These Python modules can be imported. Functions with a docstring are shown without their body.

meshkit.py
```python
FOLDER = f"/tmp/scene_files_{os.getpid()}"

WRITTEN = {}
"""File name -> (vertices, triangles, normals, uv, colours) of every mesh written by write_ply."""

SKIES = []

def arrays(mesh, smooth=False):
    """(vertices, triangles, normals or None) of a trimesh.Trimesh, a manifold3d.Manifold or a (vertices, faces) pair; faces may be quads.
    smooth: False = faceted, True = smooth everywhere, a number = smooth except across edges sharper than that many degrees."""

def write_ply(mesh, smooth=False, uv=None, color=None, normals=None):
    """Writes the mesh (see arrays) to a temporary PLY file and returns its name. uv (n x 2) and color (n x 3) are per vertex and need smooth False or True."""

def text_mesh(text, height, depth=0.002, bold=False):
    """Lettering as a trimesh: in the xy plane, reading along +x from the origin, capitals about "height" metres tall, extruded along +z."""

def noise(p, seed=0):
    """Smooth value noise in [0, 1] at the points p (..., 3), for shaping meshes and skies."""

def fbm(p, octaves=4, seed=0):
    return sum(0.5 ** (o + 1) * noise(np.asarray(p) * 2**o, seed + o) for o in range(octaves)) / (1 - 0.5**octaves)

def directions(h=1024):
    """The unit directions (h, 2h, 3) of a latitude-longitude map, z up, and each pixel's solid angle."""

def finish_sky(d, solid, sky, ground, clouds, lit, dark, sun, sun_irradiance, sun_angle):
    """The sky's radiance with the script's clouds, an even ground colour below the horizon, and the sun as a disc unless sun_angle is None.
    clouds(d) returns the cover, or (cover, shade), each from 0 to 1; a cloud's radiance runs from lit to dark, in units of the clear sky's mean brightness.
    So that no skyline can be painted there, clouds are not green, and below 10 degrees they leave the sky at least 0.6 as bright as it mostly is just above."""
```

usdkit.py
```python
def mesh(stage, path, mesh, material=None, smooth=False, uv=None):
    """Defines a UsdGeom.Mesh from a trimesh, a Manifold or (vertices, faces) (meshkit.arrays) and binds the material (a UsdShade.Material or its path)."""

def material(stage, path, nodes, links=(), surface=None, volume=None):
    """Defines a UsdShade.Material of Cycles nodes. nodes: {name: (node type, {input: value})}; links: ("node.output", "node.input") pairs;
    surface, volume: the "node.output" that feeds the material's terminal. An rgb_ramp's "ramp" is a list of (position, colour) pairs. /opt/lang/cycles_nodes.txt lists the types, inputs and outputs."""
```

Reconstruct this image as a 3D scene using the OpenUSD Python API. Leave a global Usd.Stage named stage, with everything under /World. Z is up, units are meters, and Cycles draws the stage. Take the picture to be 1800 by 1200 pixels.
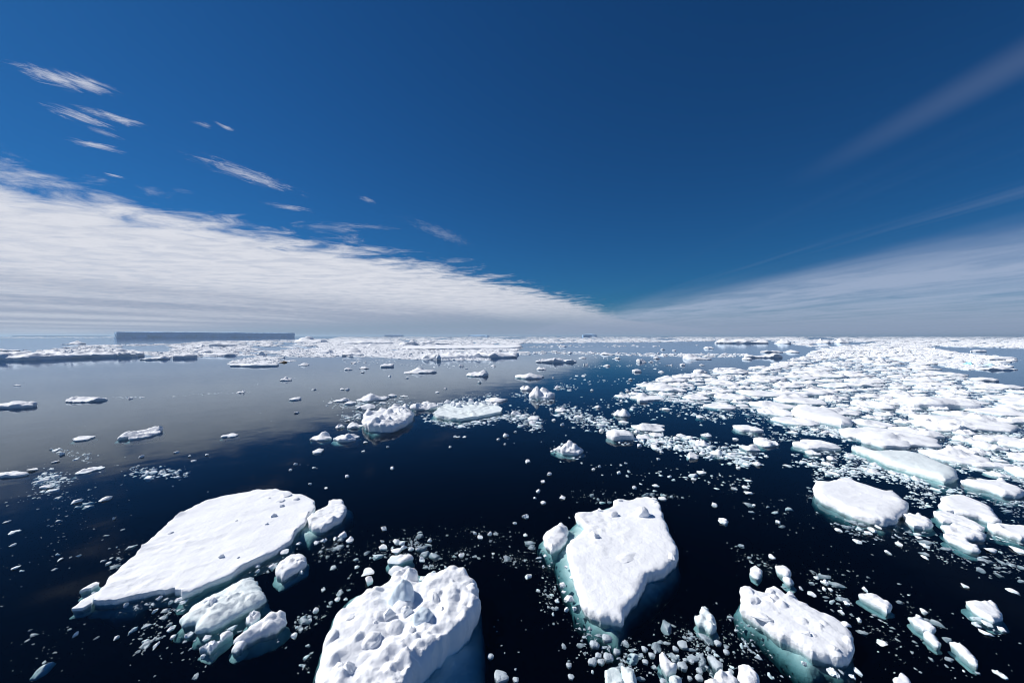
import math, random, re
import numpy as np
import trimesh, usdkit
from meshkit import noise, fbm
from scipy.spatial import Delaunay
import shapely
from shapely.geometry import Polygon, Point, LineString
from pxr import Usd, UsdGeom, UsdLux, UsdShade, Gf, Sdf, Vt

stage = Usd.Stage.CreateInMemory()
UsdGeom.SetStageUpAxis(stage, 'Z')
UsdGeom.SetStageMetersPerUnit(stage, 1.0)
UsdGeom.Xform.Define(stage, '/World')
UsdGeom.Scope.Define(stage, '/World/Looks')

# ------------------------------------------------------------------ camera, sky, sun
H, F, PITCH = 18.0, 700.0, math.radians(0.82)      # eye height, focal length in photo pixels, tilt down
cam = UsdGeom.Camera.Define(stage, '/World/camera')
cam.CreateFocalLengthAttr(14.0)
cam.CreateHorizontalApertureAttr(36.0)
cam.CreateVerticalApertureAttr(24.0)
cam.CreateClippingRangeAttr(Gf.Vec2f(0.1, 200000.0))
cam.CreateExposureAttr(0.0)
cam.AddTranslateOp().Set((0, 0, H))
cam.AddRotateXOp().Set(90 - math.degrees(PITCH))

SUN_EL, SUN_AZ = math.radians(40), math.radians(-70)   # azimuth from +y towards +x: the sun stands to the left, a little ahead
to_sun = np.array([math.sin(SUN_AZ) * math.cos(SUN_EL), math.cos(SUN_AZ) * math.cos(SUN_EL), math.sin(SUN_EL)])
sun = UsdLux.DistantLight.Define(stage, '/World/sun')
sun.CreateNormalizeAttr(True)
sun.CreateIntensityAttr(1.2)
sun.CreateAngleAttr(0.53)
sun.CreateColorAttr(Gf.Vec3f(1.0, 0.97, 0.93))
sun.AddRotateZOp().Set(-math.degrees(SUN_AZ))
sun.AddRotateXOp().Set(-(90 - math.degrees(SUN_EL)))   # light runs along local -z, tipped down from the zenith


class Graph:
    """Collects Cycles nodes; every method returns 'node.output'. Numbers stay inputs, strings become links."""
    def __init__(self):
        self.n, self.l, self.k = {}, [], 0

    def add(self, kind, out, **inp):
        self.k += 1
        name = f'{kind}_{self.k}'
        vals = {}
        for a, v in inp.items():
            if isinstance(v, str) and '.' in v:
                self.l.append((v, f'{name}.{a}'))
            else:
                vals[a] = v
        self.n[name] = (kind, vals)
        return f'{name}.{out}'

    def m(self, op, a, b=0.5, c=0.0):
        return self.add('math', 'value', math_type=op, value1=a, value2=b, value3=c)

    def step(self, x, lo, hi, a=0.0, b=1.0):
        return self.add('map_range', 'result', range_type='smoothstep', value=x, from_min=lo, from_max=hi, to_min=a, to_max=b, clamp=True)

    def lin(self, x, lo, hi, a=0.0, b=1.0):
        return self.add('map_range', 'result', range_type='linear', value=x, from_min=lo, from_max=hi, to_min=a, to_max=b, clamp=True)

    def mixc(self, f, a, b, kind='mix'):
        return self.add('mix_color', 'result', blend_type=kind, fac=f, a=a, b=b)

    def vec(self, x, y, z=0.0):
        return self.add('combine_xyz', 'vector', x=x, y=y, z=z)

    def noise(self, v, scale=1.0, detail=4.0, rough=0.5, dist=0.0):
        return self.add('noise_texture', 'fac', vector=v, scale=scale, detail=detail, roughness=rough, distortion=dist)

    def done(self, path, surface=None, volume=None):
        return usdkit.material(stage, path, self.n, self.l, surface=surface, volume=volume)


def sky_material():
    g = Graph()
    sky = g.add('sky_texture', 'color', sky_type='single_scattering', sun_disc=False, sun_elevation=SUN_EL, sun_rotation=SUN_AZ % (2 * math.pi),
                altitude=SKY_ALT, air_density=SKY_AIR, aerosol_density=SKY_DUST, ozone_density=SKY_OZONE)
    sky = g.mixc(1.0, sky, SKY_TINT, 'multiply')
    d = g.add('texture_coordinate', 'generated')
    sep = g.add('separate_xyz', 'x', vector=d).split('.')[0]
    x, y, z = f'{sep}.x', f'{sep}.y', f'{sep}.z'
    zz = g.m('add', g.m('maximum', z, 0.0), 0.012)
    u, v = g.m('divide', x, zz), g.m('divide', y, zz)        # where the view ray meets the flat cloud deck

    def rot(ang, cx=0.0, cy=0.0):
        c, s = math.cos(ang), math.sin(ang)
        du, dv = g.m('subtract', u, cx), g.m('subtract', v, cy)
        return g.m('add', g.m('multiply', du, c), g.m('multiply', dv, s)), g.m('add', g.m('multiply', du, -s), g.m('multiply', dv, c))

    above = g.step(z, -0.002, 0.004)
    # --- the big bank of altocumulus to the left: its straight front edge runs away to the horizon
    a, s = rot(math.atan2(0.80, 0.60), -3.05, 2.35)          # along the edge, into the bank
    bend = g.m('minimum', g.m('maximum', a, 0.0), 17.0)
    s = g.m('subtract', s, g.m('multiply', g.m('multiply', bend, bend), 0.0105))
    broad = g.noise(g.vec(g.m('multiply', a, 0.35), g.m('multiply', s, 0.7)), 1.0, 3, 0.5)
    tuft = g.noise(g.vec(g.m('multiply', u, 1.2), g.m('multiply', v, 1.5), 3.1), 1.9, 8, 0.64, 0.5)
    edge = g.m('add', s, g.m('add', g.m('multiply', g.m('subtract', tuft, 0.5), 2.9), g.m('multiply', g.m('subtract', broad, 0.5), 0.7)))
    bank = g.step(edge, -0.30, 0.80)
    rip = g.noise(g.vec(g.m('multiply', u, 0.8), g.m('multiply', v, 1.3), 9.0), 3.2, 7, 0.62, 0.5)
    band = g.noise(g.vec(g.m('multiply', a, 0.10), g.m('multiply', s, 0.30), 4.0), 1.0, 3, 0.5)
    thin = g.m('multiply', g.step(rip, 0.28, 0.58, 0.86, 1.0), g.step(band, 0.22, 0.42, 0.88, 1.0))
    bank = g.m('multiply', bank, thin)
    deep = g.step(s, 2.0, 9.0)                                # greyer undersides deeper in
    grey = g.m('multiply', deep, g.step(band, 0.30, 0.68, 0.40, 1.0))
    tone = g.m('add', g.m('multiply', grey, 0.88), g.m('multiply', g.step(rip, 0.68, 0.32), 0.20))
    tone = g.m('minimum', g.m('add', tone, g.m('add', g.step(a, 3.0, 18.0, 0.0, 0.55), 0.04)), 1.0)
    bank = g.m('multiply', bank, g.step(a, 7.0, 20.0, 1.0, 0.72))
    bankc = g.mixc(tone, CLOUD_LIT, CLOUD_GREY)
    # --- thin veils to the right, streaks running straight away from the viewer
    w = g.noise(g.vec(g.m('multiply', u, 1.0), g.m('multiply', v, 0.10), 2.0), 0.7, 3, 0.45)
    veil = g.m('multiply', g.step(g.m('add', g.m('add', u, g.m('multiply', g.m('minimum', v, 24.0), 0.13)), g.m('multiply', w, 2.6)), 4.9, 8.4), g.step(w, 0.2, 0.6, 0.6, 1.0))
    w2 = g.noise(g.vec(g.m('multiply', u, 0.9), g.m('multiply', v, 0.45), 5.0), 1.3, 6, 0.6, 0.4)
    veil = g.m('multiply', veil, g.step(w2, 0.30, 0.60, 0.62, 1.0))
    streak = g.m('multiply', g.step(g.noise(g.vec(g.m('multiply', u, 1.0), g.m('multiply', v, 0.04), 7.0), 1.9, 5, 0.6), 0.50, 0.72), g.step(u, 1.9, 3.2, 0.0, 0.10))
    one = g.m('multiply', g.step(g.m('absolute', g.m('subtract', u, 1.8)), 0.0, 0.18, 1.0, 0.0), g.step(v, 1.2, 2.7, 0.10, 0.0))
    one = g.m('multiply', one, g.step(x, 0.0, 0.2))
    veil = g.m('maximum', g.m('multiply', veil, 0.72), g.m('maximum', streak, one))
    # --- small cirrus wisps over the left of the sky
    wisps = None
    for (cx, cy, ln, wd, ang, k) in WISPS:
        p, q = rot(ang, cx, cy)
        r = g.m('sqrt', g.m('add', g.m('power', g.m('absolute', g.m('divide', p, ln)), 2.0), g.m('power', g.m('absolute', g.m('divide', q, wd)), 2.0)))
        n = g.noise(g.vec(g.m('multiply', p, 5.0), g.m('multiply', q, 13.0), cx * 3.7), 2.0, 8, 0.72, 0.8)
        f = g.m('multiply', g.step(g.m('subtract', g.m('multiply', n, 3.6), g.m('add', r, 0.80)), -0.1, 1.3), k)
        wisps = f if wisps is None else g.m('maximum', wisps, f)
    col = g.mixc(veil, sky, CLOUD_VEIL)
    col = g.mixc(wisps, col, CLOUD_LIT)
    col = g.mixc(bank, col, bankc)
    # --- low grey fog bank along the horizon, thicker to the right
    fogn = g.noise(g.vec(g.m('multiply', x, 3.0), g.m('multiply', z, 30.0)), 1.0, 3, 0.5)
    top = g.m('add', g.lin(x, -0.3, 0.3, 0.036, 0.060), g.m('multiply', g.m('subtract', fogn, 0.5), 0.03))
    fog = g.m('subtract', 1.0, g.step(g.m('divide', z, top), 0.15, 1.15))
    fog = g.m('multiply', fog, g.lin(x, -0.7, 0.3, 0.18, 0.90))
    col = g.mixc(fog, col, CLOUD_FOG)
    bg = g.add('background_shader', 'background', color=col, strength=SKY_K)
    return g.done('/World/Looks/sky', surface=bg)


SKY_K, SKY_ALT, SKY_AIR, SKY_DUST, SKY_OZONE, SKY_TINT = 0.10, 0.0, 1.0, 0.15, 3.0, (0.062, 0.29, 0.53)
CLOUD_LIT, CLOUD_GREY, CLOUD_VEIL, CLOUD_FOG = (7.3, 7.5, 8.2), (3.5, 4.0, 5.2), (4.3, 5.0, 6.6), (2.7, 3.4, 4.8)


def deck(x, y):
    """The cloud-deck position seen at photo pixel (x, y)."""
    a, b = (x - 900) / F, (600 - y) / F
    d = np.array([a, math.cos(PITCH) + b * math.sin(PITCH), -math.sin(PITCH) + b * math.cos(PITCH)])
    d /= np.linalg.norm(d)
    return d[:2] / (d[2] + 0.012)


def wisp(x0, y0, x1, y1, width, k):
    """A cirrus streak between two points of the photograph: centre, half length, half width, direction on the deck, opacity."""
    p, q = deck(x0, y0), deck(x1, y1)
    c = (p + q) / 2
    return (c[0], c[1], np.hypot(*(q - p)) / 2, width, math.atan2(q[1] - p[1], q[0] - p[0]), k)


WISPS = [wisp(28, 120, 150, 152, .07, .7), wisp(90, 122, 196, 164, .06, .7), wisp(85, 186, 200, 228, .07, .6), wisp(130, 188, 254, 222, .05, .75), wisp(122, 246, 212, 266, .05, .65), wisp(150, 222, 215, 245, .03, .3),
         wisp(338, 272, 520, 338, .10, .55), wisp(342, 214, 376, 226, .03, .4), wisp(382, 216, 416, 233, .035, .5), wisp(466, 358, 548, 370, .07, .4), wisp(183, 305, 217, 313, .03, .55), wisp(560, 392, 700, 402, .08, .22), wisp(634, 345, 660, 358, .05, .3), wisp(720, 385, 820, 430, .12, .18)]
sky = UsdLux.DomeLight.Define(stage, '/World/sky')
sky.GetPrim().SetCustomDataByKey('kind', 'structure')
UsdShade.MaterialBindingAPI.Apply(sky.GetPrim()).Bind(sky_material())

# ------------------------------------------------------------------ the sea
def water_material():
    g = Graph()
    pos = g.add('geometry', 'position')
    mp = g.add('mapping', 'vector', vector=pos, scale=(1.0, 1.0, 1.0), rotation=(0, 0, 0.5))
    r1 = g.noise(mp, 0.9, 3, 0.55)
    st = g.add('mapping', 'vector', vector=pos, scale=(0.02, 0.06, 1.0), rotation=(0, 0, 0.35))
    patch = g.step(g.noise(st, 1.0, 3, 0.5), 0.40, 0.62, 0.25, 1.0)
    swell = g.noise(mp, 0.12, 2, 0.5)
    hgt = g.m('add', g.m('multiply', g.m('multiply', r1, patch), 0.02), g.m('multiply', swell, 0.10))
    nrm = g.add('bump', 'normal', height=hgt, strength=1.0, distance=WATER_BUMP)
    fc = g.add('layer_weight', 'facing', blend=0.5, normal=nrm)      # Schlick's curve; the rays are not bent, so Fresnel's own would shut the sun out from below
    fr = g.m('minimum', g.m('add', 0.018, g.m('multiply', 1.22, g.m('power', fc, 7.6))), 0.96)
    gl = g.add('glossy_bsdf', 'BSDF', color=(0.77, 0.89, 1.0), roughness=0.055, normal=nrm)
    df = g.add('diffuse_bsdf', 'BSDF', color=(0.001, 0.008, 0.03))
    tr = g.add('transparent_bsdf', 'BSDF', color=(1, 1, 1))
    body = g.add('mix_closure', 'closure', fac=0.04, closure1=tr, closure2=df)
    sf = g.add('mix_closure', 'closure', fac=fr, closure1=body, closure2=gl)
    vol = g.add('absorption_volume', 'volume', color=(0.34, 0.57, 0.61), density=1.7)
    return g.done('/World/Looks/water', surface=sf, volume=vol)


WATER_BUMP = 0.42
HAZE = 6.0e-5
R = 42000.0
sea = trimesh.creation.box((2 * R, 2 * R, 14.0))
sea.apply_translation((0, 0, -7.0))
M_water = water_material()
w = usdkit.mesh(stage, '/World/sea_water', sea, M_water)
w.GetPrim().SetCustomDataByKey('kind', 'structure')
g = Graph()
M_bed = g.done('/World/Looks/sea_bed', surface=g.add('principled_bsdf', 'BSDF', base_color=(0.01, 0.02, 0.045), roughness=1.0, specular_ior_level=0.0))
b = usdkit.mesh(stage, '/World/sea_bed', ([(-R + 9, -R + 9, -13), (R - 9, -R + 9, -13), (R - 9, R - 9, -13), (-R + 9, R - 9, -13)], [(0, 1, 2), (0, 2, 3)]), M_bed)
b.GetPrim().SetCustomDataByKey('kind', 'structure')

# ------------------------------------------------------------------ thin sea haze
g = Graph()
M_haze = g.done('/World/Looks/haze', volume=g.add('principled_volume', 'volume', color=(0.62, 0.82, 1.0), density=HAZE, anisotropy=0.2))
box = trimesh.creation.box((2 * R + 6000, 2 * R + 6000, 90.0))
box.apply_translation((0, 0, 30.0))
hz = usdkit.mesh(stage, '/World/haze', box, M_haze)
hz.GetPrim().SetCustomDataByKey('kind', 'stuff')
hz.GetPrim().SetCustomDataByKey('label', 'thin pale sea haze over the water towards the horizon')
hz.GetPrim().SetCustomDataByKey('category', 'haze')

# ------------------------------------------------------------------ ice: materials
def ice_material(name, top, low, z0, z1, bump=0.5, scale=6.0, rough=0.75, spec=0.25, speck=0.0, glow=0.0):
    """Snow that turns into wet bare ice near the water line (where the sea washes it)."""
    g = Graph()
    pos = g.add('geometry', 'position')
    z = g.add('separate_xyz', 'z', vector=pos)
    n = g.noise(pos, 2.5, 4, 0.6)
    zz = g.m('add', z, g.m('multiply', g.m('subtract', n, 0.5), 0.35))
    wet = g.step(zz, z0, z1, 1.0, 0.0)
    c = g.mixc(wet, top, low)
    if speck:
        c = g.mixc(g.m('multiply', g.step(g.noise(pos, 1.7, 5, 0.65), 0.55, 0.72), speck), c, low)
    h = g.m('add', g.m('multiply', g.noise(pos, scale, 6, 0.68), 0.13), g.m('multiply', g.noise(pos, scale * 0.3, 4, 0.6), 0.22))
    nrm = g.add('bump', 'normal', height=h, strength=bump, distance=1.0)
    s = g.add('principled_bsdf', 'BSDF', base_color=c, roughness=rough, specular_ior_level=spec, normal=nrm)
    if glow:
        t = g.add('translucent_bsdf', 'BSDF', color=c, normal=nrm)
        s = g.add('mix_closure', 'closure', fac=glow, closure1=s, closure2=t)
    return g.done('/World/Looks/' + name, surface=s)


M_snow = ice_material('snow', (0.905, 0.92, 0.94), (0.66, 0.80, 0.84), -0.05, 0.20, 0.36)
M_foot = ice_material('submerged_ice', (0.84, 0.95, 0.92), (0.74, 0.90, 0.88), -3.2, -0.6, 0.6, 3.0, 0.6)
M_blue = ice_material('smooth_blue_ice', (0.74, 0.84, 0.90), (0.62, 0.78, 0.85), 0.0, 0.4, 0.3, 4.0, 0.5, 0.4)
M_bare = ice_material('bare_ice', (0.83, 0.90, 0.90), (0.62, 0.78, 0.79), 0.0, 0.5, 0.5, 5.0, 0.55, 0.4, 0.5)
M_brash = ice_material('brash_ice', (0.50, 0.57, 0.62), (0.28, 0.37, 0.42), -0.10, 0.12, 0.5, 9.0, 0.45, 0.5)
M_berg = ice_material('shelf_ice', (0.44, 0.68, 0.95), (0.42, 0.66, 0.92), 0.0, 12.0, 0.8, 0.02)  # blue of the shaded cliff is put into the ice colour itself


# ------------------------------------------------------------------ ice: shapes
def ground(x, y, z=0.0):
    """Point at height z seen at photo pixel (x, y)."""
    a, b = (np.asarray(x, float) - 900) / F, (600 - np.asarray(y, float)) / F
    dy, dz = math.cos(PITCH) + b * math.sin(PITCH), -math.sin(PITCH) + b * math.cos(PITCH)
    t = (z - H) / np.minimum(dz, -1e-4)
    return np.stack([a * t, dy * t], -1)


TILE = dict(A=(0, 560, 4), B=(450, 560, 4), C=(900, 560, 4), D=(1350, 560, 4), E=(0, 840, 10 / 3), Ff=(420, 840, 10 / 3), G=(840, 840, 10 / 3), Hh=(1260, 840, 10 / 3),
            R=(0, 580, 6), S=(300, 580, 6), T=(600, 580, 6), U=(900, 580, 6), V=(1200, 580, 6), W=(1500, 580, 6), P=(0, 0, 1))


def px(tile, pts):
    x0, y0, k = TILE[tile]
    p = np.asarray(pts, float)
    return np.stack([x0 + p[..., 0] / k, y0 + p[..., 1] / k], -1)


def trace(tile, pts, z=0.0):
    p = px(tile, pts)
    return Polygon(ground(p[:, 0], p[:, 1], z)).buffer(0)


def largest(p):
    return max(p.geoms, key=lambda q: q.area) if hasattr(p, 'geoms') else p


def slab(poly, z_in, z_edge, w, low, step, seed, jag=0.12, relief=0.0, rlen=2.0, bumps=(), undercut=0.15, rough=0.5, crag=0.0, fine=0.40):
    """A closed body of ice: poly seen from above, z_edge high along its rim and z_in inside, broken walls down to z = low.
    bumps: (x, y, radius, height) mounds. Returns (trimesh in world coordinates)."""
    rng = np.random.default_rng(seed)
    poly = largest(poly)
    ring = poly.exterior
    n = max(14, int(ring.length / step))
    b = np.array([ring.interpolate(i / n, normalized=True).coords[0] for i in range(n)])
    if not ring.is_ccw:
        b = b[::-1]
    tang = np.roll(b, -1, 0) - np.roll(b, 1, 0)
    nor = np.stack([tang[:, 1], -tang[:, 0]], 1)
    nor /= np.linalg.norm(nor, axis=1, keepdims=True) + 1e-9
    q = np.concatenate([b / (step * 5), np.full((n, 1), seed * 1.7)], 1)
    b = b + nor * ((fbm(q, 4, seed) - 0.5) * 2 * jag * 2 + (rng.random(n) - 0.5) * jag * 0.45)[:, None]
    poly2 = Polygon(b)
    if not poly2.is_valid:
        poly2 = largest(poly2.buffer(0))
        b = np.array(poly2.exterior.coords)[:-1]
        if not poly2.exterior.is_ccw:
            b = b[::-1]
        n = len(b)
        tang = np.roll(b, -1, 0) - np.roll(b, 1, 0)
        nor = np.stack([tang[:, 1], -tang[:, 0]], 1)
        nor /= np.linalg.norm(nor, axis=1, keepdims=True) + 1e-9
    x0, y0, x1, y1 = poly2.bounds
    gx, gy = np.meshgrid(np.arange(x0, x1, step), np.arange(y0, y1, step * 0.87))
    gx = gx + (np.arange(gx.shape[0]) % 2)[:, None] * step * 0.5
    pts = np.stack([gx.ravel(), gy.ravel()], 1) + rng.uniform(-0.22, 0.22, (gx.size, 2)) * step
    gp = shapely.points(pts)
    d = shapely.distance(gp, poly2.exterior)
    keep = shapely.contains(poly2, gp) & (d > 0.55 * step)
    pts, d = pts[keep], d[keep]
    allp = np.vstack([b, pts])
    dist = np.concatenate([np.zeros(n), d])
    tri = Delaunay(allp).simplices
    c = allp[tri].mean(1)
    tri = tri[shapely.contains(poly2, shapely.points(c))]
    a2 = np.cross(allp[tri[:, 1]] - allp[tri[:, 0]], allp[tri[:, 2]] - allp[tri[:, 0]])
    tri[a2 < 0] = tri[a2 < 0][:, ::-1]
    tri = tri[np.abs(a2) > 1e-9]
    prof = 1 - np.exp(-dist / max(w, 1e-3))
    z = z_edge + (z_in - z_edge) * prof
    if relief:
        q3 = np.concatenate([allp / rlen, np.full((len(allp), 1), seed * 0.37)], 1)
        f = fbm(q3, 4, seed)
        rdg = 1 - np.abs(2 * fbm(q3 * 0.8 + 5.2, 3, seed + 9) - 1)
        z = z + relief * ((f - 0.45) * 1.3 + (rdg - 0.75) * 0.9 * rough) * (0.35 + 0.65 * prof)
        fq = np.concatenate([allp / (rlen * 0.22), np.full((len(allp), 1), seed * 0.53)], 1)
        z = z + relief * fine * (fbm(fq, 3, seed + 2) - 0.5) * 2 * (2.2 * fbm(q3 * 0.5, 2, seed + 6)) ** 3 * 0.8 * (0.4 + 0.6 * prof)
    if crag:                                             # upstanding broken blocks along the rim
        q3 = np.concatenate([allp / (rlen * 0.45), np.full((len(allp), 1), seed * 0.91)], 1)
        z = z + crag * np.maximum(0, fbm(q3, 2, seed + 4) - 0.52) * 6 * np.exp(-dist / (2.2 * max(w, step)))
    for bx, by, br, bh in bumps:
        rr = ((allp[:, 0] - bx) ** 2 + (allp[:, 1] - by) ** 2) / br ** 2
        z = np.maximum(z, np.where(rr < 1, z + bh * np.sqrt(np.maximum(0, 1 - rr)), z))
    lo = max(low + 0.05, -0.25) if low > -0.6 else low
    z = np.maximum(z, low + 0.1)
    zt = z[:n]
    verts = [np.column_stack([allp, z])]
    ids = np.arange(n)
    faces = [tri]
    prev, base = ids, len(allp)
    hh = zt - low
    for frac, out in ((0.74, 0.03), (0.42, -0.05), (0.16, -undercut), (0.0, -undercut * 1.6)):
        zz = low + hh * frac
        q4 = np.column_stack([b / (step * 4.0), zz / (step * 2.0)])
        off = out * np.minimum(hh, 1.5) + (fbm(q4, 3, seed + 20) - 0.5) * 2.4 * jag
        ring_v = np.column_stack([b + nor * off[:, None], zz])
        verts.append(ring_v)
        cur = base + ids
        nx, pn = np.roll(cur, -1), np.roll(prev, -1)
        faces += [np.stack([prev, cur, pn], 1), np.stack([pn, cur, nx], 1)]
        prev, base = cur, base + n
    verts.append(np.array([[*b.mean(0), low]]))
    faces.append(np.stack([np.roll(prev, -1), prev, np.full(n, base)], 1))
    m = trimesh.Trimesh(np.vstack(verts), np.vstack(faces), process=False)
    return m


def blob(cx, cy, cz, rx, ry, rz, seed, sub=3, amp=0.25, freq=1.3, yaw=0.0, flat=None):
    """A rounded block of ice."""
    m = trimesh.creation.icosphere(sub, 1.0)
    v = np.array(m.vertices)
    f = 1 + amp * 2 * (fbm(v * freq + seed * 3.1, 4, seed) - 0.5)
    v = np.sign(v) * np.abs(v) ** 0.85 * f[:, None] * (rx, ry, rz)
    c, s = math.cos(yaw), math.sin(yaw)
    v[:, :2] = v[:, :2] @ np.array([[c, s], [-s, c]])
    if flat is not None:
        v[:, 2] = np.maximum(v[:, 2], flat)
    m.vertices = v + (cx, cy, cz)
    return m


# ------------------------------------------------------------------ things
used = {}


def numbered(name):
    k = used.get(name, 0)
    used[name] = k + 1
    return name if k == 0 else f'{name}_{k:03d}'


def thing(name, label, cat, loc=(0, 0, 0), group=None):
    x = UsdGeom.Xform.Define(stage, '/World/' + numbered(name))
    x.AddTranslateOp().Set(Gf.Vec3d(*map(float, loc)))
    p = x.GetPrim()
    p.SetCustomDataByKey('label', label)
    p.SetCustomDataByKey('category', cat)
    if group:
        p.SetCustomDataByKey('group', group)
    return x


kids = {}


def part(root, name, mesh, mat, smooth=40, label=None, local=False):
    path = str(root.GetPath() if hasattr(root, 'GetPath') else root.GetPrim().GetPath())
    k = kids.get((path, name), 0)
    kids[(path, name)] = k + 1
    if not local:
        t = root.GetPrim().GetAttribute('xformOp:translate').Get()
        mesh = mesh.copy()
        mesh.apply_translation((-t[0], -t[1], -t[2]))
    m = usdkit.mesh(stage, f'{path}/{name}' + (f'_{k:03d}' if k else ''), mesh, mat, smooth=smooth)
    if label:
        m.GetPrim().SetCustomDataByKey('label', label)
    return m


taken = []                      # outlines of everything placed by hand


def res_for(poly, want=3.2):
    """Mesh spacing: about `want` photo pixels at the floe's distance."""
    c = poly.centroid
    return max(0.07, want * max(c.y, 8) / F)


def floe(name, label, cat, tile, pts, h, z_in=None, foot=0.6, foot_pts=None, foot_tile=None, want=3.0, seed=1, group=None, relief=0.12, rlen=2.0, crag=0.0, rough=0.5,
         mat=None, w=None, jag=None, bumps=(), edge=0.82, tz=None, deep=-2.2, foot_z=(-0.10, -0.5), rubble=0, rub_r=(0.2, 0.6), rub_h=0.4, fine=0.40):
    poly = largest(trace(tile, pts, h * 0.85 if tz is None else tz))
    st = max(res_for(poly, want), math.sqrt(poly.area / 9000))
    c = poly.centroid
    x = thing(name, label, cat, (c.x, c.y, 0), group)
    rng = np.random.default_rng(seed + 500)
    bs = list(bumps)
    if rubble:
        x0, y0, x1, y1 = poly.bounds
        while len(bs) < rubble + len(bumps):
            p = rng.uniform((x0, y0), (x1, y1))
            if poly.contains(Point(*p)):
                r = rng.uniform(*rub_r)
                bs.append((*p, r, r * rub_h * rng.uniform(0.5, 1.5)))
    jag = max(st * 0.85, 0.05) if jag is None else jag
    part(x, 'snow_cap', slab(poly, z_in or h, h * edge, w or h * 0.3, -0.4, st, seed, jag, relief, rlen, bs, 0.12, rough, crag, fine), mat or M_snow)
    if foot_pts is not None:
        fp = largest(largest(trace(foot_tile or tile, foot_pts, -0.3)).union(poly).buffer(0.02))
    else:
        fp = largest(poly.buffer(foot, join_style=1))
        deep = max(deep, -0.4 - 1.6 * foot)
    part(x, 'submerged_ice', slab(fp, foot_z[0], foot_z[1], max(0.5, foot * 0.8), deep, max(st * 1.6, math.sqrt(fp.area / 2500)), seed + 3, jag * 1.5, 0.25, 1.6, (), 0.3), M_foot)
    taken.append(fp)
    return x, poly, st


def shard(cx, cy, w, d, h, seed, low=-0.1, detail=False):
    """A broken angular piece of ice."""
    r = np.random.default_rng(seed)
    p = r.normal(0, 1, (15, 3))
    p /= np.linalg.norm(p, axis=1, keepdims=True)
    p *= r.uniform(.7, 1.0, (15, 1))
    m = trimesh.Trimesh(p).convex_hull
    for _ in range(3 if detail else 2):
        m = m.subdivide()
    if detail:
        trimesh.smoothing.filter_laplacian(m, iterations=2)
    v = np.array(m.vertices)
    v += (np.stack([fbm(v * 2.2 + 7 * k, 3, seed + k) for k in range(3)], 1) - 0.5) * 0.34
    v = (v - (v.max(0) + v.min(0)) / 2) / ((v.max(0) - v.min(0)) / 2)
    v = v * (w / 2, d / 2, (h - low) / 2) + (cx, cy, (h + low) / 2)
    m.vertices = v
    return m


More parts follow.
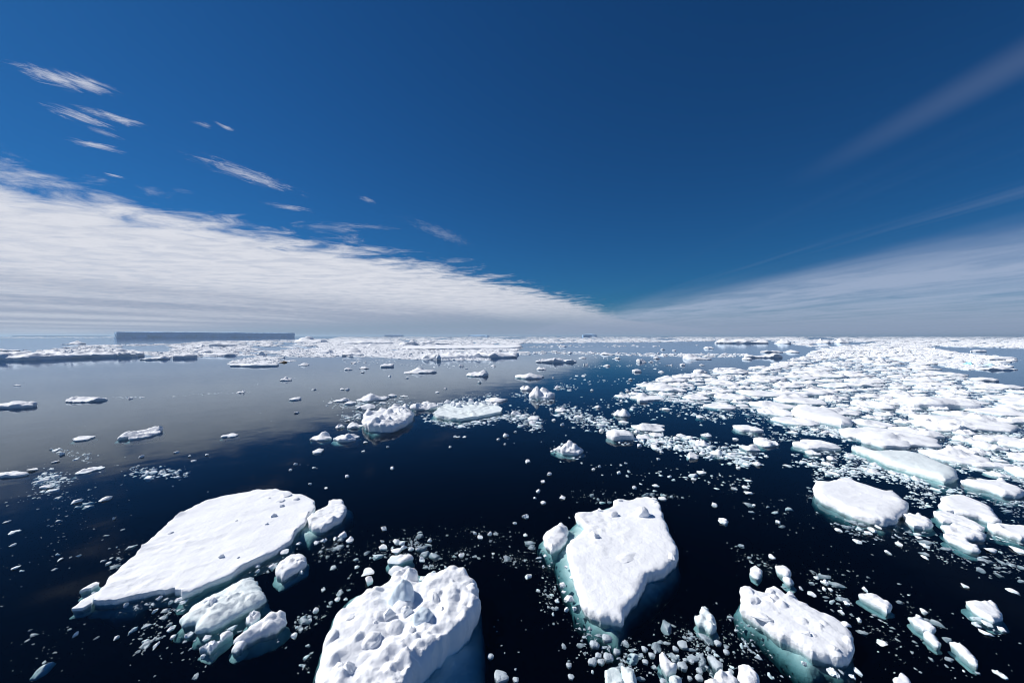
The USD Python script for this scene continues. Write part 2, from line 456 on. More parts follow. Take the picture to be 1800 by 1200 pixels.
def boulder(root, tile, cx, cy, r_px, h, seed, z=0.0, ry=None, mat=None, amp=0.22, yaw=0.0, name='ice_boulder', sub=3, peak=0):
    """A block lying on a floe: r_px half width in tile pixels, its foot at (cx, cy)."""
    p = px(tile, (cx, cy))
    g = ground(p[0], p[1], z)
    r = r_px / TILE[tile][2] * g[1] / F
    if seed % 3 and not peak > .4:
        m = shard(0, 0, 2.1 * r, 2.1 * r * (ry or 1.0), h * 1.05, seed, -0.3 * h, True)
        c, s_ = math.cos(yaw), math.sin(yaw)
        v = np.array(m.vertices)
        v[:, :2] = v[:, :2] @ np.array([[c, s_], [-s_, c]])
        m.vertices = v + (g[0], g[1], z)
    else:
        m = blob(g[0], g[1], z + h * 0.25, r, (ry or 1.0) * r, h * 0.75, seed, sub, amp * 1.5, 1.5, yaw)
    if peak:
        v = np.array(m.vertices)
        top = np.clip((v[:, 2] - z) / h, 0, 1) ** 2
        v[:, :2] += (np.array(g) - v[:, :2]) * (top * peak)[:, None]
        m.vertices = v
    part(root, name, m, mat or M_blue, 60)


def lump(tile, box, label, cat='ice floe', name='ice_floe', seed=None, hk=0.12, kind='rough', group=None, foot=0.25, want=2.6, peaks=0, mat=None):
    """A floe known by its outline box in the photo: width, depth and height follow from it."""
    seed = seed if seed is not None else int(box[0] * 7 + box[1] * 13 + ord(tile[0])) % 9973
    rng = np.random.default_rng(seed)
    (xa, ya), (xb, yb) = px(tile, box[:2]), px(tile, box[2:])
    zf = ground(900, yb)[1]
    yh = 600 - F * math.tan(PITCH)
    wpx = (xb - xa) / F * zf
    h = max(hk * wpx, 0.12)
    up = ya - yh

    def back(h_):
        return (H - h_) * F / up if up > 1 and h_ < H else 1e9
    D = back(h) - zf
    want_d = {'flat': 1.1, 'peak': 0.75}.get(kind, 0.95) * wpx
    if D > want_d:
        D = want_d
        h = np.clip(H - up * (zf + D) / F, 0.06 * wpx, 0.45 * wpx)
    elif D < 0.35 * wpx:
        h = np.clip(H - up * (zf + 0.35 * wpx) / F, 0.05 * wpx, h)
        D = max(back(h) - zf, 0.3 * wpx)
    mid_z = zf + D / 2
    xc = ((xa + xb) / 2 - 900) / F * mid_z
    lean = abs(((xa + xb) / 2 - 900) / F) * D
    wm = (xb - xa) / F * mid_z
    W_ = math.sqrt(max(wm ** 2 - lean ** 2, (0.5 * wm) ** 2))
    n = 40
    th = np.linspace(0, 2 * np.pi, n, endpoint=False)
    ph = rng.uniform(0, 6.28, 6)
    rad = 1 + 0.10 * np.cos(2 * th + ph[0]) + 0.09 * np.cos(3 * th + ph[1]) + 0.07 * np.cos(5 * th + ph[2]) + 0.05 * np.cos(8 * th + ph[3])
    sq = 1 / (np.abs(np.cos(th)) ** 2.6 + np.abs(np.sin(th)) ** 2.6) ** (1 / 2.6)
    o = np.stack([np.cos(th) * rad * sq, np.sin(th) * rad * sq], 1)
    o = (o - (o.max(0) + o.min(0)) / 2) / ((o.max(0) - o.min(0)) / 2)
    poly = largest(Polygon(o * (W_ / 2, D / 2) + (xc, mid_z)).buffer(0))
    st = max(res_for(poly, want), math.sqrt(poly.area / 1500), W_ / 60)
    x = thing(name, label, cat, (xc, mid_z, 0), group)
    bumps = []
    k = {'rough': 9, 'flat': 3, 'smooth': 0, 'peak': 8}[kind]
    for i in range(k):
        a, r0 = rng.uniform(0, 6.28), math.sqrt(rng.uniform(0, 0.75))
        r = rng.uniform(0.10, 0.26) * min(W_, D) + 0.05 * W_
        bumps.append((xc + math.cos(a) * r0 * W_ / 2, mid_z + math.sin(a) * r0 * D / 2, r, rng.uniform(0.25, 0.7) * h * (0.5 if kind == 'flat' else 1)))
    if kind == 'peak':
        bumps.append((xc + rng.uniform(-.08, .08) * W_, mid_z + 0.1 * D, 0.27 * W_, h * 0.9))
        bumps.append((xc + rng.uniform(-.1, .1) * W_, mid_z + 0.15 * D, 0.12 * W_, h * 0.9))
    base = {'rough': 0.62, 'flat': 0.85, 'smooth': 0.95, 'peak': 0.40}[kind] * h
    relief = {'rough': 0.55, 'flat': 0.22, 'smooth': 0.12, 'peak': 0.5}[kind] * h
    m = shard(xc, mid_z, W_, D, h, seed, -0.6 * h) if W_ < 1.7 and kind == 'rough' and rng.random() < .65 else slab(poly, base, base * 0.6, 0.12 * min(W_, D), -min(0.3 + 0.1 * h, 0.16 * W_), st, seed, st * 0.5, relief, W_ * 0.16, bumps, 0.1, 0.7, 0.25 * h if kind == 'rough' else 0)
    v = np.array(m.vertices)
    v[:, 2] = np.where(v[:, 2] > 0, v[:, 2] * h / max(v[:, 2].max(), 1e-6), v[:, 2])
    m.vertices = v
    part(x, 'snow_cap', m, mat or M_snow, 32)
    if foot and W_ > 1.6:
        fp = largest(poly.buffer(foot * (0.25 + 0.05 * W_)))
        part(x, 'submerged_ice', slab(fp, -0.08, -0.5, 0.5, -0.9, max(st * 2, W_ / 24), seed + 3, st, 0.2, 1.5, (), 0.3), M_foot)
    taken.append(poly)
    return x


ORD = 'first second third fourth fifth sixth seventh eighth ninth tenth eleventh twelfth thirteenth fourteenth fifteenth sixteenth seventeenth eighteenth nineteenth twentieth'.split()
ORD += ['twenty-' + o for o in ORD[:9]] + ['thirtieth'] + ['thirty-' + o for o in ORD[:9]]


def ordinals(xs):
    """For each x its place from the left, in words."""
    order = np.argsort(np.argsort(xs))
    n = len(xs)
    return [('leftmost' if k == 0 else 'rightmost' if k == n - 1 else ORD[k] + ' from the left' if k <= n / 2 else ORD[n - 1 - k] + ' from the right') for k in order]


def cls_mesh(seed, kind):
    """A floe one metre across, for the copies."""
    rng = np.random.default_rng(seed)
    k = int(rng.integers(7, 11))
    th = (np.arange(k) + rng.uniform(-.38, .38, k)) / k * 2 * np.pi
    rad = rng.uniform(.40, .56, k)
    p = Polygon(np.stack([np.cos(th) * rad, np.sin(th) * rad], 1)).buffer(-.04).buffer(.04)
    bumps = [(rng.uniform(-.3, .3), rng.uniform(-.3, .3), rng.uniform(.08, .2), rng.uniform(.02, .10)) for _ in range({'flat': 4, 'rough': 12, 'chip': 2}[kind])]
    m = slab(p, .09, .06, .06, -.08, {'flat': .045, 'rough': .04, 'chip': .11}[kind], seed, .016, {'flat': .05, 'rough': .10, 'chip': .06}[kind], .2, bumps, .02, .7, .02)
    v = np.array(m.vertices)
    v[:, 2] = np.where(v[:, 2] > 0, v[:, 2] * .16 / v[:, 2].max(), v[:, 2])
    m.vertices = v
    return m


def scatter(name, label, cat, places, sizes, protos, mat, seed, zs=None, tall=None, sink=0.0):
    """Countless pieces as one object."""
    rng = np.random.default_rng(seed)
    n = len(places)
    pi = UsdGeom.PointInstancer.Define(stage, '/World/' + numbered(name))
    p = pi.GetPrim()
    for a, b in (('label', label), ('category', cat), ('kind', 'stuff')):
        p.SetCustomDataByKey(a, b)
    paths = []
    for k, m in enumerate(protos):
        q = usdkit.mesh(stage, f'{p.GetPath()}/ice_piece' + (f'_{k:03d}' if k else ''), m, mat[k % len(mat)] if isinstance(mat, list) else mat, smooth=45)
        paths.append(q.GetPath())
    pi.CreatePrototypesRel().SetTargets(paths)
    pi.CreateProtoIndicesAttr(Vt.IntArray.FromNumpy(rng.integers(0, len(protos), n).astype(np.int32)))
    pos = np.column_stack([places, np.zeros(n) if zs is None else zs])
    pos[:, 2] -= sink * np.asarray(sizes)
    pi.CreatePositionsAttr(Vt.Vec3fArray.FromNumpy(pos.astype(np.float32)))
    yaw = rng.uniform(0, 2 * np.pi, n)
    pi.CreateOrientationsAttr(Vt.QuathArray([Gf.Quath(float(math.cos(a / 2)), 0, 0, float(math.sin(a / 2))) for a in yaw]))
    s = np.asarray(sizes)
    tl = np.ones(n) if tall is None else tall
    sc = np.column_stack([s * rng.uniform(.75, 1.3, n), s * rng.uniform(.6, 1.0, n), s * tl])
    pi.CreateScalesAttr(Vt.Vec3fArray.FromNumpy(sc.astype(np.float32)))
    return p

# ------------------------------------------------------------------ far tabular icebergs
def far_berg(label, outline, top, seed, step, jag, edge_drop=1.5):
    p = Polygon(outline)
    c = p.centroid
    x = thing('tabular_iceberg', label, 'iceberg', (c.x, c.y, 0))
    m = slab(p, top, top - edge_drop, 30, -6.0, step, seed, jag, 4.0, 160.0, (), 0.0, 0.4, 1.5)
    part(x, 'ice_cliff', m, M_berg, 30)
    return x


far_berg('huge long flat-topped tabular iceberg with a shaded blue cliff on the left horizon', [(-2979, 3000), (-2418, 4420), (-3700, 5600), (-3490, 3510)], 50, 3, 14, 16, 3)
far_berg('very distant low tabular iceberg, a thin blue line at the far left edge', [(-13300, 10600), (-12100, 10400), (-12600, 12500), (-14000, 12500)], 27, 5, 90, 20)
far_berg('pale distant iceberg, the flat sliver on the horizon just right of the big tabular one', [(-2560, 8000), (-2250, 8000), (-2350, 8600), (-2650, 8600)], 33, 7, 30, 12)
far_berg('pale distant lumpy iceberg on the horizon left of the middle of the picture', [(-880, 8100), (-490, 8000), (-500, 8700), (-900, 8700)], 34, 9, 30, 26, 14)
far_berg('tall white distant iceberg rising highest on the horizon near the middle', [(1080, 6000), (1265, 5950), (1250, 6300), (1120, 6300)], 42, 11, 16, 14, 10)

# ------------------------------------------------------------------ the near floes, traced one by one
fl, P1, _ = floe('ice_floe', 'largest floe, flat and leaf-shaped with a pointed left tip, at lower left', 'ice floe', 'E',
    [(540, 715), (600, 640), (650, 570), (710, 520), (745, 480), (800, 450), (830, 395), (900, 345), (975, 275), (1020, 235), (1090, 190), (1180, 145), (1290, 105), (1400, 85), (1500, 72), (1590, 62),
     (1640, 78), (1680, 72), (1720, 90), (1790, 100), (1840, 135), (1845, 175), (1810, 215), (1785, 260), (1730, 310), (1710, 360), (1640, 410), (1540, 465), (1480, 490), (1400, 535), (1330, 575),
     (1260, 600), (1190, 630), (1120, 660), (1065, 690), (1040, 660), (1020, 640), (960, 655), (880, 660), (800, 680), (700, 700), (620, 715)], 0.42, seed=11, relief=0.20, rlen=2.8, fine=.16, crag=0.14, want=2.6,
    foot=0.25, w=0.12, edge=0.85, foot_z=(-.10, -.75))
for k, (cx, cy, r, hh) in enumerate([(1680, 105, 26, .30), (1735, 125, 16, .22), (1640, 140, 22, .22), (1605, 225, 16, .30), (1385, 255, 9, .16), (1300, 462, 15, .26), (1395, 468, 8, .12), (1000, 322, 14, .14), (1560, 270, 12, .14), (1650, 165, 12, .2), (615, 640, 8, .12), (1570, 120, 14, .16)]):
    boulder(fl, 'E', cx, cy, r, hh, 20 + k, 0.40, mat=M_snow, name='snow_lump', sub=2)
lp = largest(trace('E', [(590, 760), (640, 720), (760, 700), (850, 690), (850, 740), (790, 795), (680, 805), (620, 790)], -0.5))
part(fl, 'submerged_ice', slab(lp, -0.3, -0.7, 0.5, -1.6, 0.16, 44, 0.08, 0.35, 0.8), M_foot, label='pale green sunken ledge under the pointed left tip')

floe('ice_floe', 'small raised floe touching the right end of the big flat floe', 'ice floe', 'Ff',
    [(400, 235), (440, 205), (520, 160), (530, 135), (555, 125), (590, 130), (625, 160), (630, 190), (600, 240), (540, 270), (480, 300), (430, 285), (405, 260)], 0.5, 0.58, seed=12, relief=0.14, rlen=0.9, crag=0.10, rubble=8, rub_r=(.15, .45),
    foot_pts=[(385, 240), (520, 150), (620, 150), (670, 175), (665, 210), (600, 260), (520, 310), (420, 385), (320, 365), (330, 310)], foot_z=(-.10, -.75), foot=.6)
fl, _, _ = floe('ice_block', 'long tilted bare ice block in front of the big flat floe', 'ice block', 'E',
    [(1065, 800), (1110, 750), (1200, 690), (1290, 640), (1400, 590), (1480, 560), (1505, 585), (1530, 620), (1560, 690), (1470, 740), (1350, 800), (1240, 855), (1160, 865), (1155, 820), (1070, 830)], 0.5, 0.7, seed=13,
    relief=0.25, rlen=1.3, mat=M_bare, w=0.7, edge=0.35, foot=0.3, deep=-1.3, foot_z=(-.10, -.75), rough=0.7)
for k, (cx, cy, r, hh) in enumerate([(1240, 740, 34, .45), (1340, 715, 24, .3)]):
    boulder(fl, 'E', cx, cy, r, hh, 40 + k, 0.42, mat=M_snow, name='snow_lump', sub=3)
floe('ice_block', 'rounded lumpy ice block with wet skirt below the long tilted block', 'ice block', 'E',
    [(1370, 930), (1440, 880), (1460, 850), (1520, 820), (1600, 770), (1650, 775), (1680, 820), (1620, 870), (1540, 900), (1450, 935), (1390, 940)], 0.42, 0.6, seed=14, relief=0.2, rlen=0.7, w=.4, edge=.4, foot=.25, deep=-1.3, foot_z=(-.10, -.75), rubble=9, rub_r=(.15, .4))
floe('ice_chunk', 'white chunk wedged behind the lumpy block with the wet skirt', 'ice chunk', 'E', [(1440, 830), (1440, 810), (1490, 760), (1520, 775), (1520, 800), (1470, 840)], 0.3, seed=15, relief=.2, rlen=.5, edge=.5, foot=.15)
floe('ice_chunk', 'egg-shaped chunk just below the lumpy block with the wet skirt', 'ice chunk', 'E', [(1360, 990), (1380, 945), (1420, 935), (1455, 945), (1420, 985), (1380, 1005)], 0.25, seed=16, relief=.15, rlen=.5, edge=.4, foot=.12)
floe('ice_chunk', 'ragged string-like chunk left of the egg-shaped chunk', 'ice chunk', 'E', [(1170, 990), (1230, 950), (1280, 940), (1290, 910), (1340, 885), (1370, 895), (1320, 930), (1280, 960), (1230, 1015)], 0.2, seed=17, relief=.25, rlen=.5, edge=.4, foot=.1)
floe('ice_block', 'oval ice block with crusty snow top right beside the big flat floe', 'ice block', 'E', [(1615, 520), (1640, 490), (1700, 450), (1760, 440), (1795, 460), (1790, 495), (1740, 530), (1650, 580), (1620, 560)], 0.42, 0.5, seed=18, relief=.2, rlen=.5, edge=.7, foot=.2, rubble=10, rub_r=(.1, .3))
floe('ice_chunk', 'flat sharp ice slab off the pointed left tip of the big floe', 'ice chunk', 'E', [(410, 765), (470, 720), (540, 680), (590, 655), (535, 730), (490, 755)], 0.2, seed=19, relief=.1, rlen=.5, foot=.1)
floe('ice_chunk', 'spindle-shaped slab left of the pointed tip of the big floe', 'ice chunk', 'E', [(460, 660), (510, 625), (570, 600), (592, 608), (540, 640)], 0.22, seed=20, relief=.1, rlen=.5, foot=.1)

# the rough bergy floe in the foreground
fl, PB, _ = floe('bergy_floe', 'rough snow-covered berg covered in boulders at the bottom edge', 'iceberg', 'Ff',
    [(430, 1330), (450, 1240), (455, 1150), (480, 1050), (510, 950), (540, 880), (570, 820), (630, 760), (690, 710), (760, 670), (830, 650), (880, 610), (900, 570), (960, 545), (1000, 520), (1045, 530), (1050, 570), (1070, 610), (1110, 605),
     (1180, 575), (1240, 565), (1310, 575), (1350, 595), (1390, 620), (1400, 680), (1415, 750), (1380, 800), (1360, 850), (1300, 910), (1240, 940), (1200, 990), (1130, 1040), (1080, 1090), (1020, 1140), (990, 1200), (960, 1290), (940, 1400), (600, 1430)],
    1.25, 1.5, seed=21, relief=0.62, rlen=2.5, crag=0.34, rough=1.35, fine=.34, w=0.22, edge=0.8, want=2.0, rubble=26, rub_r=(.12, .6), rub_h=.4, deep=-3,
    foot_pts=[(410, 1330), (440, 1200), (450, 1080), (500, 940), (530, 860), (560, 790), (640, 690), (760, 635), (880, 585), (1000, 520), (1100, 560), (1300, 570), (1405, 700), (1435, 860), (1445, 1000), (1435, 1150), (1420, 1400), (700, 1500)], foot_z=(-.10, -.75))
for (cx, cy, r, hh, ry, pk, zz, mt) in [(955, 730, 82, 1.35, 1.0, .45, 1.25, M_blue), (1005, 590, 46, .75, .9, .5, 1.25, M_snow), (1080, 840, 54, .75, 1.0, 0, 1.4, M_blue), (872, 815, 36, .55, 1.0, .2, 1.4, M_snow), (1140, 715, 62, .5, .6, .5, 1.35, M_snow),
                                    (780, 965, 62, .45, .8, .2, 1.4, M_snow), (1365, 665, 36, .5, 1, .2, 1.25, M_snow), (590, 1150, 40, .5, 1.2, .2, 1.3, M_snow), (660, 830, 40, .3, .8, 0, 1.4, M_snow), (1230, 600, 40, .45, .8, .3, 1.2, M_snow),
                                    (985, 800, 36, .5, .9, .3, 1.4, M_snow), (1290, 790, 40, .4, .9, .2, 1.25, M_snow), (795, 870, 22, .35, .8, .3, 1.4, M_snow), (1190, 590, 22, .45, .8, .5, 1.2, M_snow), (1190, 785, 18, .35, .8, .5, 1.35, M_snow),
                                    (1000, 915, 40, .35, .8, .2, 1.4, M_snow), (650, 1150, 46, .6, 1.2, .2, 1.3, M_snow), (1270, 695, 20, .3, .8, .3, 1.3, M_snow), (730, 850, 18, .3, .8, .3, 1.4, M_snow)]:
    boulder(fl, 'Ff', cx, cy, r, hh, int(cx), zz, ry, mt, 0.22, cx * .01, sub=3, peak=pk)

# the pointed white floe right of the middle
fl, PG, _ = floe('ice_floe', 'thick white floe right of the bottom middle, notched on its right side', 'ice floe', 'G',
    [(575, 215), (640, 210), (690, 195), (750, 190), (800, 160), (795, 135), (830, 125), (880, 135), (930, 120), (990, 120), (1055, 140), (1070, 185), (1085, 225), (1110, 275), (1120, 320), (1150, 370), (1170, 430), (1165, 480),
     (1130, 510), (1090, 550), (1050, 565), (990, 570), (980, 600), (960, 650), (930, 700), (890, 740), (860, 780), (845, 830), (790, 820), (720, 810), (670, 785), (625, 745), (600, 700), (580, 640), (560, 580), (540, 510), (520, 450),
     (520, 390), (560, 360), (620, 300), (630, 280), (600, 260), (580, 240)], 0.6, 0.72, seed=31, relief=0.22, rlen=3.6, fine=.14, crag=0.18, w=0.16, edge=0.82, want=2.4,
    foot_pts=[(500, 330), (455, 440), (470, 520), (490, 600), (540, 690), (560, 770), (620, 815), (660, 870), (720, 900), (790, 940), (830, 970), (855, 900), (880, 830), (975, 720), (1090, 640), (1170, 560), (1175, 470), (1060, 200), (800, 150), (600, 220)], foot_z=(-.10, -.75), deep=-2.6)
for (cx, cy, r, hh, ry, yaw, pk) in [(965, 225, 38, .95, .9, 0, .25), (795, 222, 32, .5, .7, .4, .5), (675, 350, 38, .55, .55, -.9, .3), (880, 470, 90, .28, .5, .5, .1), (1135, 470, 26, .2, 1.4, 0, 0), (830, 140, 20, .3, .8, 0, .2), (1040, 150, 22, .3, .8, 0, .1), (715, 195, 16, .3, 1, 0, .2)]:
    boulder(fl, 'G', cx, cy, r, hh, int(cx) + 7, .63, ry, M_snow, 0.2, yaw, sub=3, peak=pk)
floe('ice_floe', 'small white floe off the upper left corner of the notched thick floe', 'ice floe', 'G', [(385, 330), (430, 290), (490, 260), (525, 285), (520, 330), (500, 370), (470, 400), (430, 420), (400, 390)], .45, .55, seed=33, relief=.22, rlen=.9, edge=.6, rubble=5, rub_r=(.2, .5),
    foot_pts=[(350, 430), (375, 340), (430, 285), (560, 300), (600, 320), (520, 380), (450, 445)], foot_z=(-.10, -.75))

fl, _, _ = floe('ice_floe', 'thick oblong floe at lower right with broken upturned blocks at its left end', 'ice floe', 'Hh',
    [(140, 650), (190, 630), (230, 655), (290, 670), (295, 640), (340, 640), (410, 680), (460, 690), (475, 715), (530, 735), (560, 760), (640, 800), (700, 830), (750, 850), (790, 900), (795, 960), (805, 1010), (770, 1050), (740, 1065),
     (680, 1050), (620, 1030), (560, 1020), (500, 980), (430, 940), (370, 920), (320, 880), (260, 830), (200, 800), (135, 755), (145, 700)], .55, .62, seed=41, relief=.24, rlen=2.2, fine=.25, crag=.2, w=.25, edge=.8, want=2.4,
    foot_pts=[(110, 770), (160, 820), (280, 920), (360, 990), (430, 1050), (480, 1100), (560, 1140), (640, 1110), (735, 1115), (790, 1040), (500, 750), (150, 680)], foot_z=(-.10, -.75), rubble=14, rub_r=(.12, .35))
for (cx, cy, r, hh, ry, yaw) in [(215, 725, 45, .3, .7, .3), (190, 672, 30, .25, .8, 0), (320, 675, 28, .25, .8, .5), (305, 720, 22, .35, 1.8, .5), (520, 930, 30, .3, 1, .3), (260, 820, 60, .25, .5, -.6), (430, 690, 22, .3, .7, 0), (690, 1010, 22, .25, 1, 0), (760, 860, 20, .2, 1, 0)]:
    boulder(fl, 'Hh', cx, cy, r, hh, int(cx) + 3, .55, ry, M_snow, .24, yaw, sub=3, peak=.15)
floe('ice_floe', 'thick rounded floe right of centre with a turquoise skirt along its lower left side', 'ice floe', 'Hh',
    [(585, 15), (640, 20), (700, 15), (760, 8), (820, 25), (880, 40), (920, 55), (980, 75), (1030, 70), (1060, 95), (1090, 125), (1120, 140), (1120, 170), (1080, 205), (1040, 235), (980, 245), (900, 230), (800, 195), (700, 150), (640, 125), (600, 100), (565, 65)],
    .75, .85, seed=42, relief=.22, rlen=3.2, fine=.25, crag=.2, w=.3, edge=.8, foot_pts=[(585, 60), (595, 130), (690, 180), (800, 225), (950, 270), (1000, 290), (1090, 280), (1130, 150), (900, 40), (650, 10)], foot_z=(-.10, -.75))
near = [('small pointed floe tucked beside the right end of the thick rounded floe', [(1090, 215), (1130, 200), (1165, 215), (1180, 200), (1210, 225), (1250, 245), (1270, 270), (1220, 285), (1150, 275), (1110, 245)], .6, .22, .6),
        ('flat-topped floe with a straight edge, uppermost of the stack near the right edge', [(1300, 150), (1330, 105), (1390, 95), (1450, 105), (1500, 120), (1560, 145), (1610, 175), (1640, 220), (1665, 245), (1620, 245), (1540, 220), (1460, 205), (1390, 190), (1340, 185)], .9, .12, .9),
        ('ragged low floe, second from the top of the stack near the right edge', [(1270, 200), (1330, 190), (1400, 212), (1460, 230), (1520, 258), (1570, 290), (1545, 310), (1500, 285), (1400, 258), (1320, 255)], .4, .25, .5),
        ('oval snowy floe, third from the top of the stack near the right edge', [(1320, 275), (1390, 264), (1450, 278), (1510, 300), (1565, 325), (1560, 350), (1500, 350), (1420, 335), (1350, 315)], .5, .2, .5),
        ('thin spindle floe, lowest of the stack near the right edge', [(1325, 330), (1365, 320), (1420, 345), (1480, 370), (1535, 400), (1530, 420), (1490, 415), (1420, 390), (1360, 360)], .45, .12, .6),
        ('long floe cut by the right edge beside the stack of floes', [(1580, 275), (1640, 265), (1720, 275), (1800, 285), (1880, 300), (1890, 350), (1780, 345), (1700, 320), (1620, 300)], .7, .2, .8),
        ('smooth pale low-ridged floe cut by the right edge above the stack of floes', [(1430, 8), (1520, 10), (1620, 12), (1675, 5), (1720, 35), (1780, 60), (1830, 80), (1760, 95), (1680, 85), (1600, 55), (1500, 30)], 1.0, .2, 1.2),
        ('small floe with grey hollows in its top, right of the oblong floe', [(840, 680), (890, 672), (940, 680), (980, 710), (1030, 740), (1035, 760), (990, 770), (940, 745), (880, 710)], .5, .22, .3),
        ('smooth grey-white spindle in the dark water at lower right', [(1130, 815), (1170, 812), (1220, 835), (1270, 865), (1285, 885), (1260, 898), (1210, 885), (1160, 855)], .35, .06, .3),
        ('narrow drop-shaped chunk under the smooth grey-white spindle', [(1210, 905), (1240, 905), (1280, 935), (1315, 970), (1290, 978), (1250, 950)], .3, .1, .3),
        ('slender boat-shaped floe near the bottom right corner', [(1360, 955), (1400, 960), (1450, 995), (1500, 1035), (1530, 1070), (1525, 1090), (1480, 1065), (1420, 1015)], .45, .15, .3),
        ('squarish floe with a sloping grey skirt near the right edge, lower right', [(1450, 715), (1500, 712), (1560, 725), (1605, 720), (1640, 750), (1670, 790), (1675, 820), (1620, 830), (1560, 800), (1500, 765)], .6, .15, .4),
        ('chunk cut by the bottom edge right of the oblong floe', [(1040, 1170), (1080, 1145), (1130, 1180), (1135, 1205), (1090, 1230), (1040, 1200)], .35, .15, .2),
        ('round chunk, left one of the three above the oblong floe', [(195, 530), (225, 505), (265, 540), (260, 565), (235, 580), (205, 560)], .45, .15, .2),
        ('wedge-shaped chunk, upper right one of the three above the oblong floe', [(345, 515), (390, 515), (435, 550), (430, 575), (400, 575), (360, 545)], .45, .15, .2),
        ('small oval chunk, lower right one of the three above the oblong floe', [(390, 580), (430, 590), (447, 610), (440, 628), (405, 610)], .35, .12, .2)]
for k, (lb, pts, h, rel, ft) in enumerate(near):
    floe('ice_floe' if k < 12 else 'ice_chunk', lb, 'ice floe' if k < 12 else 'ice chunk', 'Hh', pts, h * (.25 if k >= 13 else .42 if k >= 7 else .6), h * (.32 if k >= 13 else .5 if k >= 7 else .7), seed=50 + k, relief=rel * .8, rlen=0.8 + h, edge=.75, foot=ft * .3, deep=-1.0, fine=.3, foot_z=(-.10, -.75), rubble=int(18 * rel), rub_r=(.12, .35), crag=.1)
front = [('pale green-white block cut by the bottom edge, left one of the front row', [(745, 1130), (790, 1100), (830, 1125), (850, 1170), (860, 1250), (770, 1250), (755, 1190)], .4, .15, M_bare), ('squared white block cut by the bottom edge, touching the pale green-white block', [(840, 1100), (880, 1088), (915, 1110), (925, 1160), (930, 1220), (880, 1210), (845, 1170)], .55, .12, M_bare),
         ('long white chunk with a crusty right side above the front row at the bottom edge', [(1060, 1030), (1080, 1008), (1120, 1050), (1165, 1090), (1160, 1120), (1110, 1120), (1070, 1080)], .5, .2, M_snow), ('tilted square block at the bottom edge below the long white chunk', [(1125, 1160), (1160, 1140), (1195, 1165), (1200, 1240), (1150, 1230)], .45, .12, M_bare),
         ('brightest broad chunk in the front row, cut by the bottom edge', [(1335, 1180), (1390, 1160), (1420, 1120), (1470, 1125), (1510, 1160), (1530, 1230), (1400, 1260)], .6, .2, M_snow), ('translucent grey slab behind the brightest broad chunk of the front row', [(1350, 1045), (1390, 1050), (1440, 1090), (1440, 1115), (1400, 1110), (1370, 1080)], .2, .1, M_brash),
         ('pointed white block, right one of the front row at the bottom edge', [(1525, 1100), (1560, 1088), (1610, 1110), (1640, 1150), (1655, 1190), (1600, 1230), (1540, 1200)], .6, .2, M_snow), ('grey lumpy chunk with a white knob left of the oblong floe', [(1280, 810), (1310, 790), (1310, 750), (1330, 738), (1355, 760), (1350, 780), (1390, 820), (1398, 860), (1370, 880), (1320, 850), (1290, 840)], .5, .3, M_bare)]
for k, (lb, pts, h, rel, mt) in enumerate(front):
    floe('ice_chunk', lb, 'ice chunk', 'G', pts, h * .8, h * .85, seed=80 + k, relief=rel, rlen=.9, edge=.7, foot=.1, foot_z=(-.10, -.75), rubble=2, rub_r=(.1, .3), crag=.12, mat=mt)

# ------------------------------------------------------------------ middle distance, one by one
floe('ice_floe', 'rough snowy floe with a hollow middle and turquoise foot, left of the pale flat floe', 'ice floe', 'B',
    [(750, 690), (800, 675), (850, 650), (880, 665), (920, 640), (960, 630), (1000, 612), (1030, 620), (1070, 640), (1105, 660), (1095, 690), (1060, 715), (1010, 740), (950, 758), (880, 760), (800, 752), (755, 735)], 1.3, 1.6, seed=101, relief=.6, rlen=3, crag=.4, w=.6, rubble=16, rub_r=(.3, 1.0), rub_h=.7,
    foot_pts=[(750, 740), (770, 800), (830, 830), (920, 810), (1130, 740), (1100, 660), (900, 650)], foot_z=(-.10, -.75))
fl, _, _ = floe('ice_floe', 'flat pale green bare-ice floe with a row of white lumps along its back edge', 'ice floe', 'B',
    [(1240, 670), (1290, 620), (1340, 600), (1400, 590), (1500, 590), (1600, 590), (1690, 600), (1725, 635), (1720, 655), (1640, 670), (1540, 690), (1440, 705), (1340, 692)], .7, .65, seed=102, relief=.25, rlen=3, fine=.6, mat=M_bare, w=.3, edge=1.0, foot=.8, foot_z=(-.10, -.75))
for k, (cx, cy, r, hh) in enumerate([(1290, 612, 16, .7), (1345, 596, 22, .9), (1388, 612, 26, 1.2), (1425, 622, 22, .9), (1470, 606, 18, .7), (1510, 598, 24, 1.3), (1550, 604, 16, .8), (1600, 598, 20, .8), (1650, 606, 22, .8), (1690, 610, 18, .8), (1440, 600, 16, .8)]):
    boulder(fl, 'B', cx, cy, r, hh, 300 + k, .65, .8, M_snow, .3, k, 'snow_lump', 2, .2)
floe('ice_floe', 'long pale bare-ice floe tapering to the left in the loose field at right', 'ice floe', 'D',
    [(595, 890), (680, 895), (760, 925), (850, 920), (960, 925), (1060, 945), (1150, 975), (1240, 1020), (1310, 1045), (1320, 1100), (1240, 1120), (1130, 1080), (1010, 1050), (900, 1020), (800, 985), (700, 935), (620, 912)], .9, 1.0, seed=103, relief=.25, rlen=4, mat=M_bare, w=.5, edge=.7, foot=.8, foot_z=(-.10, -.75))
floe('ice_floe', 'broad smooth white floe with long curved front, near rim of the dense field', 'ice floe', 'D',
    [(160, 640), (200, 605), (280, 605), (340, 625), (380, 610), (430, 620), (500, 660), (590, 700), (590, 725), (520, 730), (400, 705), (280, 685), (200, 665)], 1.2, 1.5, seed=104, relief=.5, rlen=5, w=.8, edge=.6, foot=.6, foot_z=(-.10, -.75))
